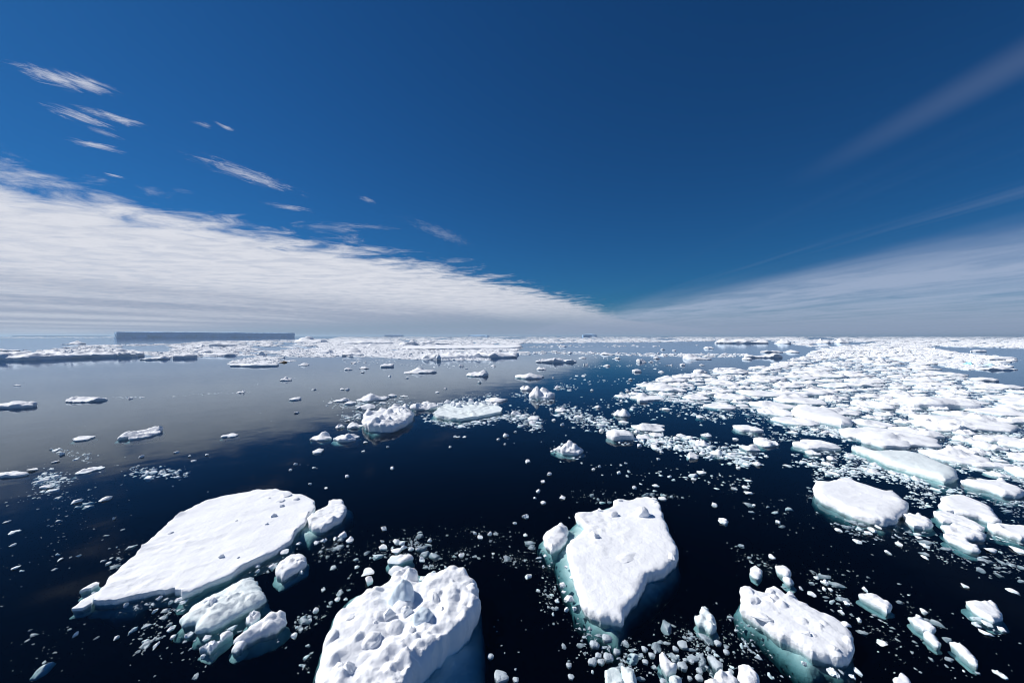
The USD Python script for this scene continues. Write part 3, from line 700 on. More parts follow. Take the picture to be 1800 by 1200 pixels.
MID = [
 ('B', (175, 402, 258, 437), 'small lone crusty floe on the grey reflection left of the centre pack', 'rough'), ('B', (875, 312, 972, 342), 'low floe with a hollow top just in front of the centre pack', 'flat'), ('B', (1040, 336, 1270, 386), 'widest hummocky floe floating clear in front of the centre pack', 'peak'),
 ('B', (1475, 355, 1636, 408), 'bumpy wedge floe right of the widest hummocky floe', 'rough'), ('B', (232, 546, 312, 576), 'flat lone floe drifting on the grey water left of the double floe', 'flat'), ('B', (545, 548, 655, 586), 'lumpy floe, left one of the row behind the rough hollow floe', 'rough'), ('B', (625, 572, 705, 606), 'low brash-ringed floe between two floes behind the rough hollow floe', 'flat'),
 ('B', (715, 512, 920, 586), 'tall flat-topped floe, biggest of the cluster behind the rough hollow floe', 'rough'), ('B', (925, 528, 986, 552), 'little round flat floe right of the tall flat-topped floe', 'flat'), ('B', (705, 592, 842, 640), 'oval floe directly behind the rough hollow floe', 'rough'), ('B', (1095, 570, 1285, 645), 'pair-like blocky floe against the left end of the pale green flat floe', 'rough'),
 ('B', (1610, 545, 1770, 590), 'rubbly floe behind the right end of the pale green flat floe', 'rough'), ('B', (635, 716, 748, 772), 'lumpy floe touching the left side of the rough hollow floe', 'rough'), ('B', (555, 738, 610, 772), 'small chunk left of the lumpy floe that touches the rough hollow floe', 'rough'), ('B', (540, 782, 718, 868), 'long crusty floe with a turquoise foot, below the rough hollow floe', 'rough'),
 ('B', (380, 788, 538, 860), 'blocky floe at the edge of the grey reflection, lowest left of its cluster', 'rough'), ('B', (395, 908, 472, 948), 'small slanted floe alone in dark water below the cluster', 'flat'),
 ('A', (450, 530, 752, 590), 'flat floe with two humps on the grey reflection at left', 'rough'), ('A', (-60, 572, 268, 632), 'long low floe cut by the left edge on the grey reflection', 'flat'), ('A', (840, 742, 1160, 855), 'notched floe with a raised right end and pale foot on the grey reflection', 'rough'), ('A', (485, 812, 662, 862), 'low tapered floe left of the notched floe', 'flat'), ('A', (1555, 802, 1672, 836), 'narrow floe at the dark edge of the cloud reflection', 'flat'),
 ('A', (528, 1022, 722, 1094), 'crusty floe slanting at the edge of the cloud reflection, lower left', 'rough'), ('A', (-60, 1066, 175, 1120), 'thin slab cut by the left edge beside the cloud reflection', 'flat'),
 ('C', (25, 370, 224, 424), 'broad hummocky floe clear of others left of the centre line of water', 'rough'), ('C', (905, 440, 1133, 496), 'chunky floe at the left tip of the dense ice field', 'rough'), ('C', (60, 466, 145, 505), 'round floe touching the twin-lobed floe', 'rough'), ('C', (118, 462, 308, 568), 'twin-lobed floe with a shaded blue side near the centre', 'rough'), ('C', (295, 843, 508, 962), 'cone-shaped lumpy floe on a turquoise foot in the dark centre water', 'peak'),
 ('C', (880, 556, 950, 588), 'oval floe in front of the left tip of the dense ice field', 'smooth'), ('C', (575, 602, 636, 628), 'small star-shaped chunk in the blue water left of the tall double chunk', 'rough'), ('C', (715, 616, 828, 690), 'tall double chunk standing in open blue water above the brash band', 'rough'), ('C', (660, 765, 852, 858), 'smooth domed white floe in the brash band', 'smooth'), ('C', (845, 710, 1090, 795), 'jagged-backed floe behind the smooth domed floe in the brash band', 'rough'),
 ('C', (972, 794, 1070, 835), 'small floe in front of the jagged-backed floe', 'flat'), ('C', (868, 808, 972, 850), 'low floe between the smooth domed floe and the small one', 'flat'), ('C', (1055, 620, 1110, 644), 'tiny flat floe in open water left of the dense field', 'flat'), ('C', (1290, 676, 1354, 700), 'small flat floe below the near rim of the dense field', 'flat'), ('C', (1335, 796, 1412, 832), 'crusty small floe at the right end of the brash band', 'rough'),
 ('C', (1280, 842, 1388, 900), 'broken pair-shaped floe inside the right part of the brash band', 'rough'), ('C', (1400, 900, 1485, 965), 'lumpy double floe at the lower right end of the brash band', 'rough'), ('C', (1230, 930, 1314, 988), 'white chunk at the lower rim of the brash band', 'rough'), ('C', (1565, 738, 1755, 805), 'smooth slanted floe right of the brash band', 'smooth'), ('C', (1610, 865, 1745, 930), 'chunky floe, front one of the close pair right of the brash band', 'rough'),
 ('C', (1690, 820, 1890, 905), 'wide rough floe, back one of the close pair right of the brash band', 'rough'), ('C', (845, 352, 908, 376), 'small flat floe in the blue patch of water near the centre', 'flat'), ('C', (1282, 352, 1356, 388), 'round floe at the upper rim of the dense field', 'smooth'), ('C', (1410, 338, 1500, 376), 'heaped floe at the upper rim of the dense field', 'rough'), ('C', (170, 335, 236, 360), 'small floe with a knob below the long hummocked floe', 'rough'),
 ('D', (700, 830, 1045, 920), 'smooth white oval floe behind the tapering pale floe', 'smooth'), ('D', (850, 740, 1210, 850), 'broad slanting white floe in the middle of the dense field', 'flat'), ('D', (900, 815, 1190, 900), 'long slim floe right of the smooth oval floe', 'flat'), ('D', (160, 830, 500, 930), 'flat-topped floe with a straight broken front at the lower left of the loose field', 'flat'), ('D', (890, 520, 1480, 640), 'largest snowy floe in the heart of the dense field', 'flat'),
 ('D', (1010, 680, 1500, 800), 'heaped wide floe with rubble on top in the right part of the dense field', 'rough'), ('D', (520, 800, 665, 850), 'smooth little floe left of the smooth oval floe', 'smooth'), ('D', (670, 780, 870, 825), 'rubbly narrow floe behind the smooth oval floe', 'rough'), ('D', (60, 495, 470, 545), 'very flat wide floe at the left side of the dense field', 'flat'), ('D', (1425, 405, 1638, 442), 'flat floe with a dark pointed end by the open water at right', 'flat'),
 ('D', (1390, 835, 1620, 905), 'crusty floe near the right edge of the loose field', 'rough'), ('D', (1260, 870, 1500, 965), 'bumpy double-width floe right of the tapering pale floe', 'rough'), ('D', (1460, 1000, 1735, 1060), 'flat long floe at the right below the bumpy double-width floe', 'flat'), ('D', (1470, 805, 1790, 885), 'wide flat floe touching the right edge of the dense field', 'flat'), ('D', (1370, 650, 1820, 745), 'big heaped floe cut by the right edge in the dense field', 'rough'),
 ('D', (420, 960, 492, 1002), 'round chunk left of the tapering pale floe', 'rough'), ('D', (270, 915, 382, 965), 'small floe under the straight-fronted floe', 'rough'), ('D', (385, 1000, 470, 1040), 'second chunk down the row left of the tapering pale floe', 'flat'), ('D', (450, 1070, 520, 1108), 'lowest chunk of the row left of the tapering pale floe', 'flat'), ('D', (1740, 1020, 1860, 1070), 'chunk cut by the right edge level with the tip of the tapering pale floe', 'rough'), ('D', (1240, 955, 1340, 1000), 'small flat floe at the right shoulder of the tapering pale floe', 'flat'),
]
for k, (t, box, lb, kind) in enumerate(MID):
    lump(t, box, lb, kind=kind, foot=0.9 if 'turquoise' in lb or 'foot' in lb else 0.3)
FAR = [
 ('R', (655, 110, 905, 152), 'snowy wedge-shaped floe alone below the tabular iceberg, far left', 'peak'), ('R', (-120, 195, 185, 232), 'dark-sided floe cut by the left edge behind the long ridged floe', 'flat'), ('R', (1495, 265, 1790, 318), 'snowy low floe just right of the long ridged floe', 'rough'), ('R', (1220, 205, 1420, 240), 'shaded blue block behind the right end of the long ridged floe', 'flat'),
 ('S', (45, 240, 300, 303), 'smooth tilted white slab floe mirrored in the grey water', 'smooth'), ('S', (225, 190, 510, 245), 'rough heap with a shaded front behind the smooth tilted slab', 'rough'), ('S', (385, 130, 650, 180), 'long shaded blue block in the pack below the tabular iceberg', 'flat'), ('S', (290, 145, 372, 180), 'short shaded block left of the long shaded blue block', 'rough'), ('S', (310, 230, 700, 275), 'dark-fronted low floe right of the smooth tilted slab', 'flat'),
 ('S', (620, 340, 1140, 386), 'long flat floe forming the near rim of the left pack', 'flat'), ('S', (600, 320, 800, 350), 'low floe behind the left end of the long flat rim floe', 'flat'), ('S', (1265, 65, 1650, 135), 'tall white hummock of ice right of the tabular iceberg', 'peak'), ('S', (905, 220, 1015, 265), 'small blue-shaded block in the middle of the left pack', 'rough'), ('S', (1570, 205, 1715, 250), 'squared blue-shaded block at the right of the left pack', 'flat'),
 ('T', (0, 105, 560, 150), 'very wide flat white floe far off in the centre pack', 'flat'), ('T', (600, 105, 830, 160), 'shaded blue-green ridge of ice standing in the centre pack', 'rough'), ('T', (825, 105, 1190, 150), 'long shaded ridge right of the blue-green ridge', 'rough'), ('T', (-40, 180, 205, 240), 'heaped shaded block at the left of the centre pack', 'rough'), ('T', (0, 240, 250, 276), 'flat tongue floe in front of the heaped shaded block', 'flat'), ('T', (205, 138, 400, 182), 'pointed heap in the centre pack behind the flat tongue floe', 'peak'),
 ('U', (250, 285, 690, 345), 'long hummocked floe mirrored in the water right of the centre pack', 'rough'), ('U', (1310, 300, 1412, 342), 'small floe mirrored in front of the thin ice line, left of the dense field', 'rough'), ('U', (1490, 250, 1570, 305), 'cube-like lump on the thin ice line', 'peak'), ('U', (930, 230, 1050, 262), 'dark-sided lump on the thin ice line', 'rough'), ('U', (1090, 282, 1142, 306), 'small block alone below the thin ice line', 'rough'), ('U', (715, 280, 780, 300), 'low chip of ice just right of the long hummocked floe', 'flat'),
 ('U', (490, 150, 578, 178), 'lump at the left end of the farther thin ice line', 'rough'), ('V', (0, 245, 275, 312), 'snowy lens-shaped floe on the thin ice line', 'rough'), ('V', (620, 240, 1055, 295), 'wide rough floe at the right end of the thin ice line', 'rough'), ('V', (630, 285, 735, 316), 'small floe in front of the wide rough floe', 'flat'), ('V', (340, 85, 900, 143), 'long white band of heaped ice far off right of the middle', 'rough'), ('V', (970, 92, 1135, 145), 'white heap right of the long white band', 'peak'),
 ('V', (815, 210, 1050, 238), 'thin rubbly strip floe above the wide rough floe', 'rough'), ('V', (1060, 205, 1250, 240), 'rubbly floe right of the thin rubbly strip floe', 'rough'), ('V', (1215, 270, 1335, 308), 'isolated floe in the bay of grey water at right', 'flat'), ('V', (1450, 265, 1506, 292), 'small round floe in the bay of grey water at right', 'smooth'), ('V', (1400, 85, 1560, 140), 'left one of two white pyramids in the far pack at right', 'peak'), ('V', (1600, 85, 1755, 136), 'right one of two white pyramids in the far pack at right', 'peak'),
 ('V', (230, 172, 310, 196), 'lone lump in the far grey water right of the middle', 'rough'), ('W', (1380, 275, 1725, 320), 'long tongue floe pointing into the open water at far right', 'flat'), ('W', (1300, 375, 1720, 425), 'lower tongue floe pointing into the open water at far right', 'rough'), ('W', (1240, 205, 1415, 232), 'thin floe alone in the open water at far right', 'flat'), ('W', (80, 275, 350, 350), 'broad white heap in the pack at right, above the dense field', 'rough'), ('W', (800, 185, 885, 218), 'small white block at the rim of the far right pack', 'rough'),
]
x, _, _ = floe('ice_floe', 'long ridged floe with shaded front wall, mirrored at far left', 'ice floe', 'R', [(-150, 328), (0, 326), (250, 325), (600, 310), (900, 298), (1200, 290), (1400, 285), (1525, 275), (1500, 262), (1100, 262), (700, 268), (300, 284), (0, 292), (-150, 296)], 3.0, 3.4, seed=151, tz=0, relief=1.6, rlen=9, crag=.6, w=2, edge=.8, foot=.5, rubble=26, rub_r=(2, 5), rub_h=.4)
x, _, _ = floe('ice_floe', 'very long flat white floe lying across the centre pack', 'ice floe', 'T', [(620, 205), (900, 212), (1300, 205), (1800, 200), (1900, 185), (1880, 165), (1500, 172), (1000, 178), (700, 180)], 2.0, 2.2, seed=152, tz=0, relief=.5, rlen=14, w=2, edge=.9, foot=.5)
x, _, _ = floe('ice_floe', 'rubble-heaped floe with a small pyramid, mirrored at the near rim of the centre pack', 'ice floe', 'T', [(860, 312), (1000, 314), (1250, 305), (1600, 295), (1850, 290), (1860, 262), (1500, 262), (1100, 275), (900, 285)], 2.0, 2.6, seed=153, tz=0, relief=1.4, rlen=8, crag=.5, w=2, edge=.7, foot=.5, rubble=70, rub_r=(1.2, 3.4), rub_h=.45)
boulder(x, 'T', 1025, 305, 28, 3.2, 5, 1.0, 0.8, M_snow, .25, 0, 'ice_pyramid', 3, .5)
for k, (t, box, lb, kind) in enumerate(FAR):
    lump(t, box, lb, kind=kind, foot=0, hk=.14)
x = lump('W', (1150, 330, 1285, 378), 'vivid turquoise ice hollow-sided lump in the pack at far right', kind='peak', foot=0, mat=ice_material('turquoise_ice', (0.35, 0.66, 0.80), (0.25, 0.55, 0.70), 0.0, 0.5))
x = lump('W', (1250, 345, 1530, 382), 'pale turquoise ridge right beside the vivid turquoise lump', kind='rough', foot=0, mat=ice_material('pale_turquoise_ice', (0.6, 0.82, 0.89), (0.5, 0.75, 0.82), 0.0, 0.5))
x = lump('S', (1155, 322, 1232, 345), 'brown stained lump of ice on the near rim of the left pack', kind='rough', foot=0, mat=ice_material('stained_ice', (0.16, 0.11, 0.06), (0.12, 0.09, 0.05), 0.0, 0.5))

# ------------------------------------------------------------------ small chunks one can count, in their groups
GROUPS = [
 ('small chunks floating left of the thick notched floe', 'small ice chunk in the brash along the left side of the thick notched floe', 'G', [(505, 680, 570, 730), (480, 612, 520, 645), (490, 650, 520, 680), (505, 745, 540, 780), (450, 700, 480, 730), (555, 750, 585, 775), (275, 540, 318, 590), (505, 505, 530, 530), (540, 565, 560, 590), (385, 440, 410, 465), (268, 315, 290, 340), (0, 328, 28, 358), (80, 430, 98, 448)]),
 ('grey chunks below the tip of the thick notched floe', 'half-sunken grey ice chunk below the near tip of the thick notched floe', 'G', [(660, 935, 715, 1000), (735, 910, 790, 965), (800, 950, 842, 1035), (740, 1000, 800, 1080), (690, 990, 730, 1060), (650, 1060, 705, 1100), (705, 1055, 750, 1100), (520, 1075, 555, 1115), (535, 1130, 570, 1185), (58, 1020, 92, 1060), (95, 1135, 180, 1200), (205, 1160, 240, 1200)]),
 ('grey chunks behind the front row of blocks', 'half-sunken grey ice chunk among the brash behind the front row at the bottom edge', 'G', [(970, 965, 1010, 1020), (975, 1060, 1010, 1095), (1180, 1085, 1240, 1130), (1210, 1035, 1240, 1080), (1180, 960, 1245, 1000), (1400, 950, 1440, 985), (1010, 1020, 1050, 1060), (1250, 1060, 1280, 1090), (1290, 1110, 1330, 1150), (1480, 1110, 1515, 1150), (1455, 1000, 1490, 1035), (1080, 1170, 1120, 1210), (1235, 1150, 1270, 1190), (1290, 1160, 1330, 1190), (1150, 980, 1185, 1015)]),
 ('chunks behind the thick notched floe', 'small white chunk in the dark water behind the thick notched floe', 'G', [(340, 58, 368, 84), (325, 100, 345, 122), (370, 125, 402, 152), (478, 98, 518, 126), (908, 45, 936, 62), (1032, 34, 1062, 50), (260, 210, 296, 234), (205, 255, 228, 270), (1018, 112, 1060, 136), (1060, 105, 1108, 130), (1420, 230, 1485, 272), (1376, 144, 1412, 168), (1565, 78, 1620, 96), (1486, 50, 1526, 70), (1556, 44, 1594, 62), (1755, 235, 1786, 268), (1615, 150, 1640, 168)]),
 ('chunks between bouldered berg and big flat floe', 'small ice chunk in the dark water between the bouldered berg and the big flat floe', 'Ff', [(575, 312, 632, 350), (618, 328, 668, 380), (468, 350, 506, 376), (434, 364, 468, 390), (540, 342, 570, 366), (525, 512, 565, 538), (668, 502, 700, 532), (470, 642, 498, 666), (420, 760, 460, 790), (550, 694, 586, 722), (605, 690, 630, 720), (395, 818, 420, 842), (165, 490, 214, 534), (230, 418, 288, 452), (340, 545, 368, 562), (826, 280, 866, 308), (755, 446, 772, 474), (290, 900, 328, 940), (330, 375, 352, 390)]),
 ('chunks behind the bouldered berg', 'white ice chunk in the brash cluster behind the bouldered berg', 'Ff', [(892, 350, 940, 388), (882, 405, 952, 446), (930, 362, 966, 396), (942, 390, 980, 418), (812, 388, 866, 420), (820, 350, 846, 380), (870, 440, 1015, 505), (868, 495, 960, 588), (1050, 448, 1088, 490), (1052, 552, 1108, 608), (1120, 528, 1150, 560), (1100, 355, 1130, 376), (1284, 425, 1322, 466), (1396, 332, 1428, 356), (715, 528, 796, 575), (722, 575, 782, 626), (1140, 566, 1166, 592), (1200, 500, 1222, 525), (990, 400, 1020, 425), (1030, 402, 1056, 424), (1370, 306, 1394, 330), (1452, 314, 1484, 338)]),
 ('chunks in the dark water at lower right', 'small slanted chunk drifting in the dark water at lower right, around the oblong floe', 'Hh', [(310, 448, 356, 478), (538, 668, 600, 700), (585, 572, 612, 592), (628, 585, 672, 628), (630, 632, 662, 660), (664, 640, 698, 666), (494, 634, 522, 658), (726, 756, 764, 800), (760, 726, 800, 752), (836, 820, 874, 848), (660, 1112, 742, 1172), (820, 1120, 878, 1160), (800, 1150, 838, 1180), (510, 1064, 545, 1096), (1575, 836, 1640, 872), (1562, 884, 1638, 934), (1524, 846, 1576, 880), (1210, 768, 1256, 800), (1190, 804, 1234, 834), (1680, 876, 1726, 908), (868, 640, 908, 668), (950, 950, 1030, 992), (1660, 1130, 1735, 1182), (1720, 644, 1800, 684), (1452, 622, 1498, 648)]),
 ('chunks below the thick rounded floe', 'small slanted chunk in the brash below the thick rounded floe with the turquoise skirt', 'Hh', [(700, 292, 750, 318), (890, 286, 956, 320), (930, 272, 998, 306), (876, 308, 930, 338), (1064, 370, 1108, 402), (1200, 374, 1266, 410), (1162, 320, 1218, 338), (1176, 336, 1220, 360), (1000, 424, 1048, 450), (1210, 452, 1270, 480), (810, 356, 870, 388), (1580, 406, 1676, 440), (1656, 342, 1700, 362), (22, 232, 82, 272), (352, 238, 384, 268), (1730, 392, 1830, 450)]),
 ('thin chips on the dark water at far left', 'thin slanted chip of ice on the dark water left of the big flat floe', 'E', [(24, 300, 96, 334), (34, 384, 76, 404), (0, 248, 46, 266), (570, 104, 640, 140), (396, 120, 464, 154), (638, 226, 668, 246), (46, 516, 94, 540), (312, 470, 352, 488), (596, 492, 634, 512), (396, 908, 432, 932), (638, 924, 672, 952), (215, 42, 298, 64), (425, 450, 456, 464)]),
 ('chunks below the left tip of the big flat floe', 'small ice chunk in the brash below the front edge of the big flat floe', 'E', [(960, 866, 1018, 902), (976, 922, 1014, 950), (1058, 904, 1112, 940), (870, 766, 912, 794), (868, 966, 918, 1002), (892, 690, 936, 718), (962, 700, 996, 740), (1002, 698, 1056, 734), (1036, 712, 1088, 742), (1170, 920, 1224, 956), (690, 730, 736, 760), (1150, 1038, 1186, 1060), (1480, 500, 1512, 530), (1484, 535, 1514, 554)]),
 ('chunks on the grey reflection at left', 'small chunk of ice on the grey reflection at the left', 'A', [(180, 1048, 260, 1074), (960, 956, 1004, 978), (1212, 928, 1256, 946), (1664, 498, 1722, 524), (890, 546, 935, 566), (338, 910, 362, 924), (408, 936, 444, 960), (350, 996, 400, 1016), (84, 460, 150, 472), (1330, 990, 1372, 1006), (892, 1080, 934, 1098), (1052, 1052, 1092, 1072), (1426, 946, 1466, 964), (940, 1030, 972, 1046), (1306, 960, 1334, 974), (256, 1170, 352, 1196), (1092, 1074, 1130, 1094), (212, 1140, 256, 1158)]),
 ('chunks in the water in front of the centre pack', 'small chunk of ice in the water in front of the centre pack', 'B', [(618, 340, 678, 362), (732, 332, 796, 354), (1558, 430, 1588, 452), (860, 580, 915, 600), (262, 650, 300, 666), (590, 486, 626, 502), (626, 480, 658, 502), (386, 490, 420, 502), (505, 582, 545, 596), (300, 308, 380, 330), (1425, 318, 1464, 336), (1650, 322, 1684, 338), (660, 300, 705, 316), (1045, 408, 1074, 420), (925, 396, 952, 408), (730, 370, 762, 382), (1318, 484, 1342, 496), (1260, 508, 1292, 522), (870, 626, 900, 640), (1010, 536, 1064, 550), (632, 704, 660, 724), (700, 688, 732, 708)]),
 ('specks of ice in the dark water at the centre', 'small lone chunk in the dark open water left of the cone-shaped floe', 'B', [(750, 860, 785, 876), (1385, 816, 1410, 832), (1405, 826, 1436, 838), (1450, 824, 1478, 838), (1350, 888, 1376, 906), (1690, 830, 1720, 854), (1735, 800, 1780, 828), (940, 1036, 972, 1056), (618, 1096, 652, 1116), (255, 1008, 286, 1028), (222, 1052, 248, 1070), (388, 1040, 410, 1054), (360, 1155, 384, 1168), (740, 924, 760, 936), (914, 894, 934, 906), (470, 1184, 500, 1198), (1740, 874, 1760, 886)]),
 ('chunks of the brash band at the centre', 'small chunk of ice in the brash band that runs right from the centre', 'C', [(620, 698, 660, 722), (440, 668, 500, 698), (300, 615, 388, 655), (80, 690, 120, 728), (108, 680, 182, 712), (118, 712, 170, 744), (-10, 640, 62, 680), (300, 462, 345, 490), (338, 728, 370, 750), (280, 700, 308, 718), (610, 772, 650, 796), (860, 776, 902, 806), (980, 880, 1022, 908), (880, 876, 916, 900), (1010, 912, 1040, 930), (1092, 890, 1126, 918), (1100, 846, 1146, 870), (1164, 802, 1222, 836), (1140, 820, 1178, 850), (1224, 816, 1284, 842), (1320, 930, 1366, 960), (700, 660, 730, 674), (1040, 926, 1070, 944), (750, 712, 820, 734), (1280, 890, 1316, 916)]),
 ('lone chunks in the blue water right of centre', 'lone small chunk in the dark blue water right of the cone-shaped floe', 'C', [(1550, 830, 1604, 854), (1580, 1034, 1616, 1056), (1305, 1060, 1372, 1092), (1700, 1000, 1765, 1036), (94, 990, 136, 1014), (245, 1076, 282, 1102), (10, 786, 36, 800), (560, 1046, 590, 1066), (606, 1026, 632, 1042), (790, 1008, 814, 1020), (758, 1020, 778, 1034), (1020, 978, 1048, 992), (1264, 1114, 1300, 1138), (998, 1160, 1036, 1180), (848, 1176, 884, 1194), (202, 1132, 234, 1158), (1628, 1170, 1668, 1192), (1610, 968, 1690, 990), (268, 916, 292, 936), (1780, 950, 1810, 972)]),
 ('lone chunks in the blue water left of the dense field', 'small chunk of ice in the calm water between the centre pack and the dense field', 'C', [(1024, 362, 1068, 378), (500, 310, 540, 328), (726, 266, 760, 284), (1180, 310, 1216, 330), (960, 292, 998, 308), (1352, 194, 1420, 212), (1044, 206, 1072, 220), (640, 318, 700, 336), (486, 396, 516, 406), (820, 418, 848, 432), (550, 494, 576, 508), (796, 496, 832, 514), (756, 568, 794, 584), (1110, 318, 1134, 330), (1316, 318, 1354, 330), (1130, 216, 1148, 226), (284, 406, 300, 418), (1670, 1160, 1672, 1164)][:-1]),
]
for grp, lb, t, boxes in GROUPS:
    grey = 'grey ice' in lb
    words = ordinals([(b[0] + b[2]) / 2 for b in boxes])
    area = [(b[2] - b[0]) * (b[3] - b[1]) for b in boxes]
    place = re.sub(r'^(small chunks floating|grey chunks|chunks|thin chips|specks of ice|lone chunks|small chunks) (of )?', '', grp)
    mid = sorted(area)[len(area) // 2]
    for bx, wd, ar in zip(boxes, words, area):
        asp = (bx[2] - bx[0]) / (bx[3] - bx[1])
        look = ('bigger ' if ar > 1.6 * mid else 'tiny ' if ar < .6 * mid else 'small ') + ('long ' if asp > 2.1 else 'upright ' if asp < .95 else '') + ('grey chunk' if grey else 'chunk')
        lump(t, bx, f'{look}, {wd} {place}', 'ice chunk', 'ice_chunk', group=grp, kind='rough' if not grey else 'smooth', hk=.16 if not grey else .08, foot=.25 if not grey else .2, mat=M_brash if grey else None)

# ------------------------------------------------------------------ the dense ice field at the right: floes packed side by side
FIELD = [(1085, 700), (1130, 674), (1200, 657), (1262, 649), (1350, 646), (1385, 640), (1450, 631), (1530, 625), (1575, 625), (1640, 638), (1625, 648), (1700, 664), (1770, 682), (1850, 695), (1850, 860), (1740, 835), (1690, 815), (1640, 800), (1560, 780), (1500, 768), (1440, 752),
         (1380, 738), (1320, 722), (1260, 716), (1200, 706), (1140, 702)]
rng = np.random.default_rng(2024)
fpoly = Polygon(FIELD)
tree = shapely.STRtree([t.buffer(0.2) for t in taken])


def in_px(poly, n, rng, taper=0.0):
    x0, y0, x1, y1 = poly.bounds
    out = []
    while sum(len(o) for o in out) < n:
        p = np.column_stack([rng.uniform(x0, x1, 4 * n), rng.uniform(y0, y1, 4 * n)])
        out.append(p[shapely.contains(poly, shapely.points(p))])
    return np.vstack(out)[:n]


def free(g, r=0.0):
    q = shapely.points(g) if r == 0.0 else shapely.buffer(shapely.points(g), r)
    hit = tree.query(q, predicate='intersects')[0]
    ok = np.ones(len(g), bool)
    ok[hit] = False
    return ok


placed_c, placed_r = [], []
ANCHOR = [(1480, 670, 'snowy floe in the field heart'), (1590, 706, 'largest snowy floe'), (1395, 685, 'very flat wide floe'), (1440, 725, 'broad floe with a curved front'), (1660, 745, 'heaped wide floe'), (1610, 760, 'broad slanting floe'),
          (1740, 734, 'heaped right-edge floe'), (1570, 775, 'smooth oval floe'), (1290, 700, 'left tip of the field'), (1210, 685, 'chunky tip floe'), (1330, 660, 'round upper-rim floe'), (1700, 785, 'crusty right floe'), (1560, 640, 'broad white heap'), (1760, 700, 'upper right field rim'), (1500, 700, 'rubble in the field middle'), (1660, 690, 'open water at right')]
cand = in_px(fpoly, 9000, rng)
wpx = np.concatenate([rng.uniform(44, 96, 600), rng.uniform(20, 44, 2400), rng.uniform(9, 20, 6000)]) * np.clip((cand[:, 1] - 590) / 110, 0.35, 1.6)
gpos = ground(cand[:, 0], cand[:, 1])
grad = wpx / 2 * gpos[:, 1] / F
okf = free(gpos)
cell = {}
sel = []
for i in range(len(cand)):
    if not okf[i]:
        continue
    c, r = gpos[i], grad[i]
    if placed_c:
        pc = np.array(placed_c)
        if (np.hypot(*(pc - c).T) < (1.02 + 0.16 * np.clip((cand[i, 1] - 660) / 100, 0, 1)) * (np.array(placed_r) + r)).any():
            continue
    placed_c.append(c)
    placed_r.append(r)
    sel.append(i)
sel = np.array(sel)
big = sel[np.argsort(-wpx[sel])][:150]
small = np.setdiff1d(sel, big)
protos = []
FIRST = {}


def copy_floe(k, kind, label, cat, group, pos, size, tall, yaw):
    """The first floe of each shape is built; the others refer to it."""
    path = '/World/' + numbered('pack_floe')
    x = UsdGeom.Xform.Define(stage, path)
    p = x.GetPrim()
    vals = (Gf.Vec3d(float(pos[0]), float(pos[1]), 0.0), math.degrees(yaw), Gf.Vec3f(float(size), float(size) * 0.92, float(size * tall)))
    if k in FIRST:
        p.GetReferences().AddInternalReference(FIRST[k])
        p.SetInstanceable(True)
        for op, v in zip(('translate', 'rotateZ', 'scale'), vals):
            p.GetAttribute('xformOp:' + op).Set(v)
    else:
        x.AddTranslateOp().Set(vals[0])
        x.AddRotateZOp().Set(vals[1])
        x.AddScaleOp().Set(vals[2])
    for a, b in (('label', label), ('category', cat), ('group', group)):
        p.SetCustomDataByKey(a, b)
    if k not in FIRST:
        FIRST[k] = path
        usdkit.mesh(stage, path + '/snow_cap', cls_mesh(900 + k, kind), M_snow, smooth=45)
        usdkit.mesh(stage, path + '/submerged_ice', blob(0, 0, -.10, .52, .52, .07, 70 + k, 2, .25), M_foot, smooth=60)


A = np.array([(a[0], a[1]) for a in ANCHOR], float)
near_a = np.argmin(np.hypot((cand[big, 0][:, None] - A[:, 0]) / 1.0, (cand[big, 1][:, None] - A[:, 1]) * 2.0), 1)
for a in range(len(ANCHOR)):
    mine = big[near_a == a]
    if not len(mine):
        continue
    for i, wd in zip(mine, ordinals(cand[mine, 0])):
        k = int(rng.integers(0, 10))
        sz = 2 * grad[i]
        copy_floe(k, 'flat' if k < 4 else 'rough', f'packed white floe, {wd} beside the {ANCHOR[a][2]}', 'ice floe', f'floes of the dense field by the {ANCHOR[a][2]}', gpos[i], sz * 1.12, min(1.1, 2.2 / sz ** .5) * rng.uniform(.7, 1.3), rng.uniform(0, 6.28))

CHIP = [cls_mesh(950 + k, 'chip') for k in range(6)]
ROUGH = [cls_mesh(970 + k, 'rough') for k in range(4)]
PIECE = [shard(0, 0, 1, .8, .17, 60 + k, -.22) for k in range(10)]
scatter('pack_ice', 'small broken floes filling the gaps of the dense ice field on the right', 'pack ice', gpos[small], 2 * grad[small] * 1.1, CHIP + ROUGH[:2], M_snow, 5, tall=rng.uniform(.4, .85, len(small)))

# brash between them, thinning out beyond the rim of the field
def brash(name, label, px_pts, size, mats, seed, sink=0.05, protos=PIECE, off=True, tall=None):
    g = ground(px_pts[:, 0], px_pts[:, 1])
    ok = free(g) if off else np.ones(len(g), bool)
    return scatter(name, label, 'brash ice', g[ok], size[ok], protos, mats, seed, sink=sink, tall=None if tall is None else tall[ok])


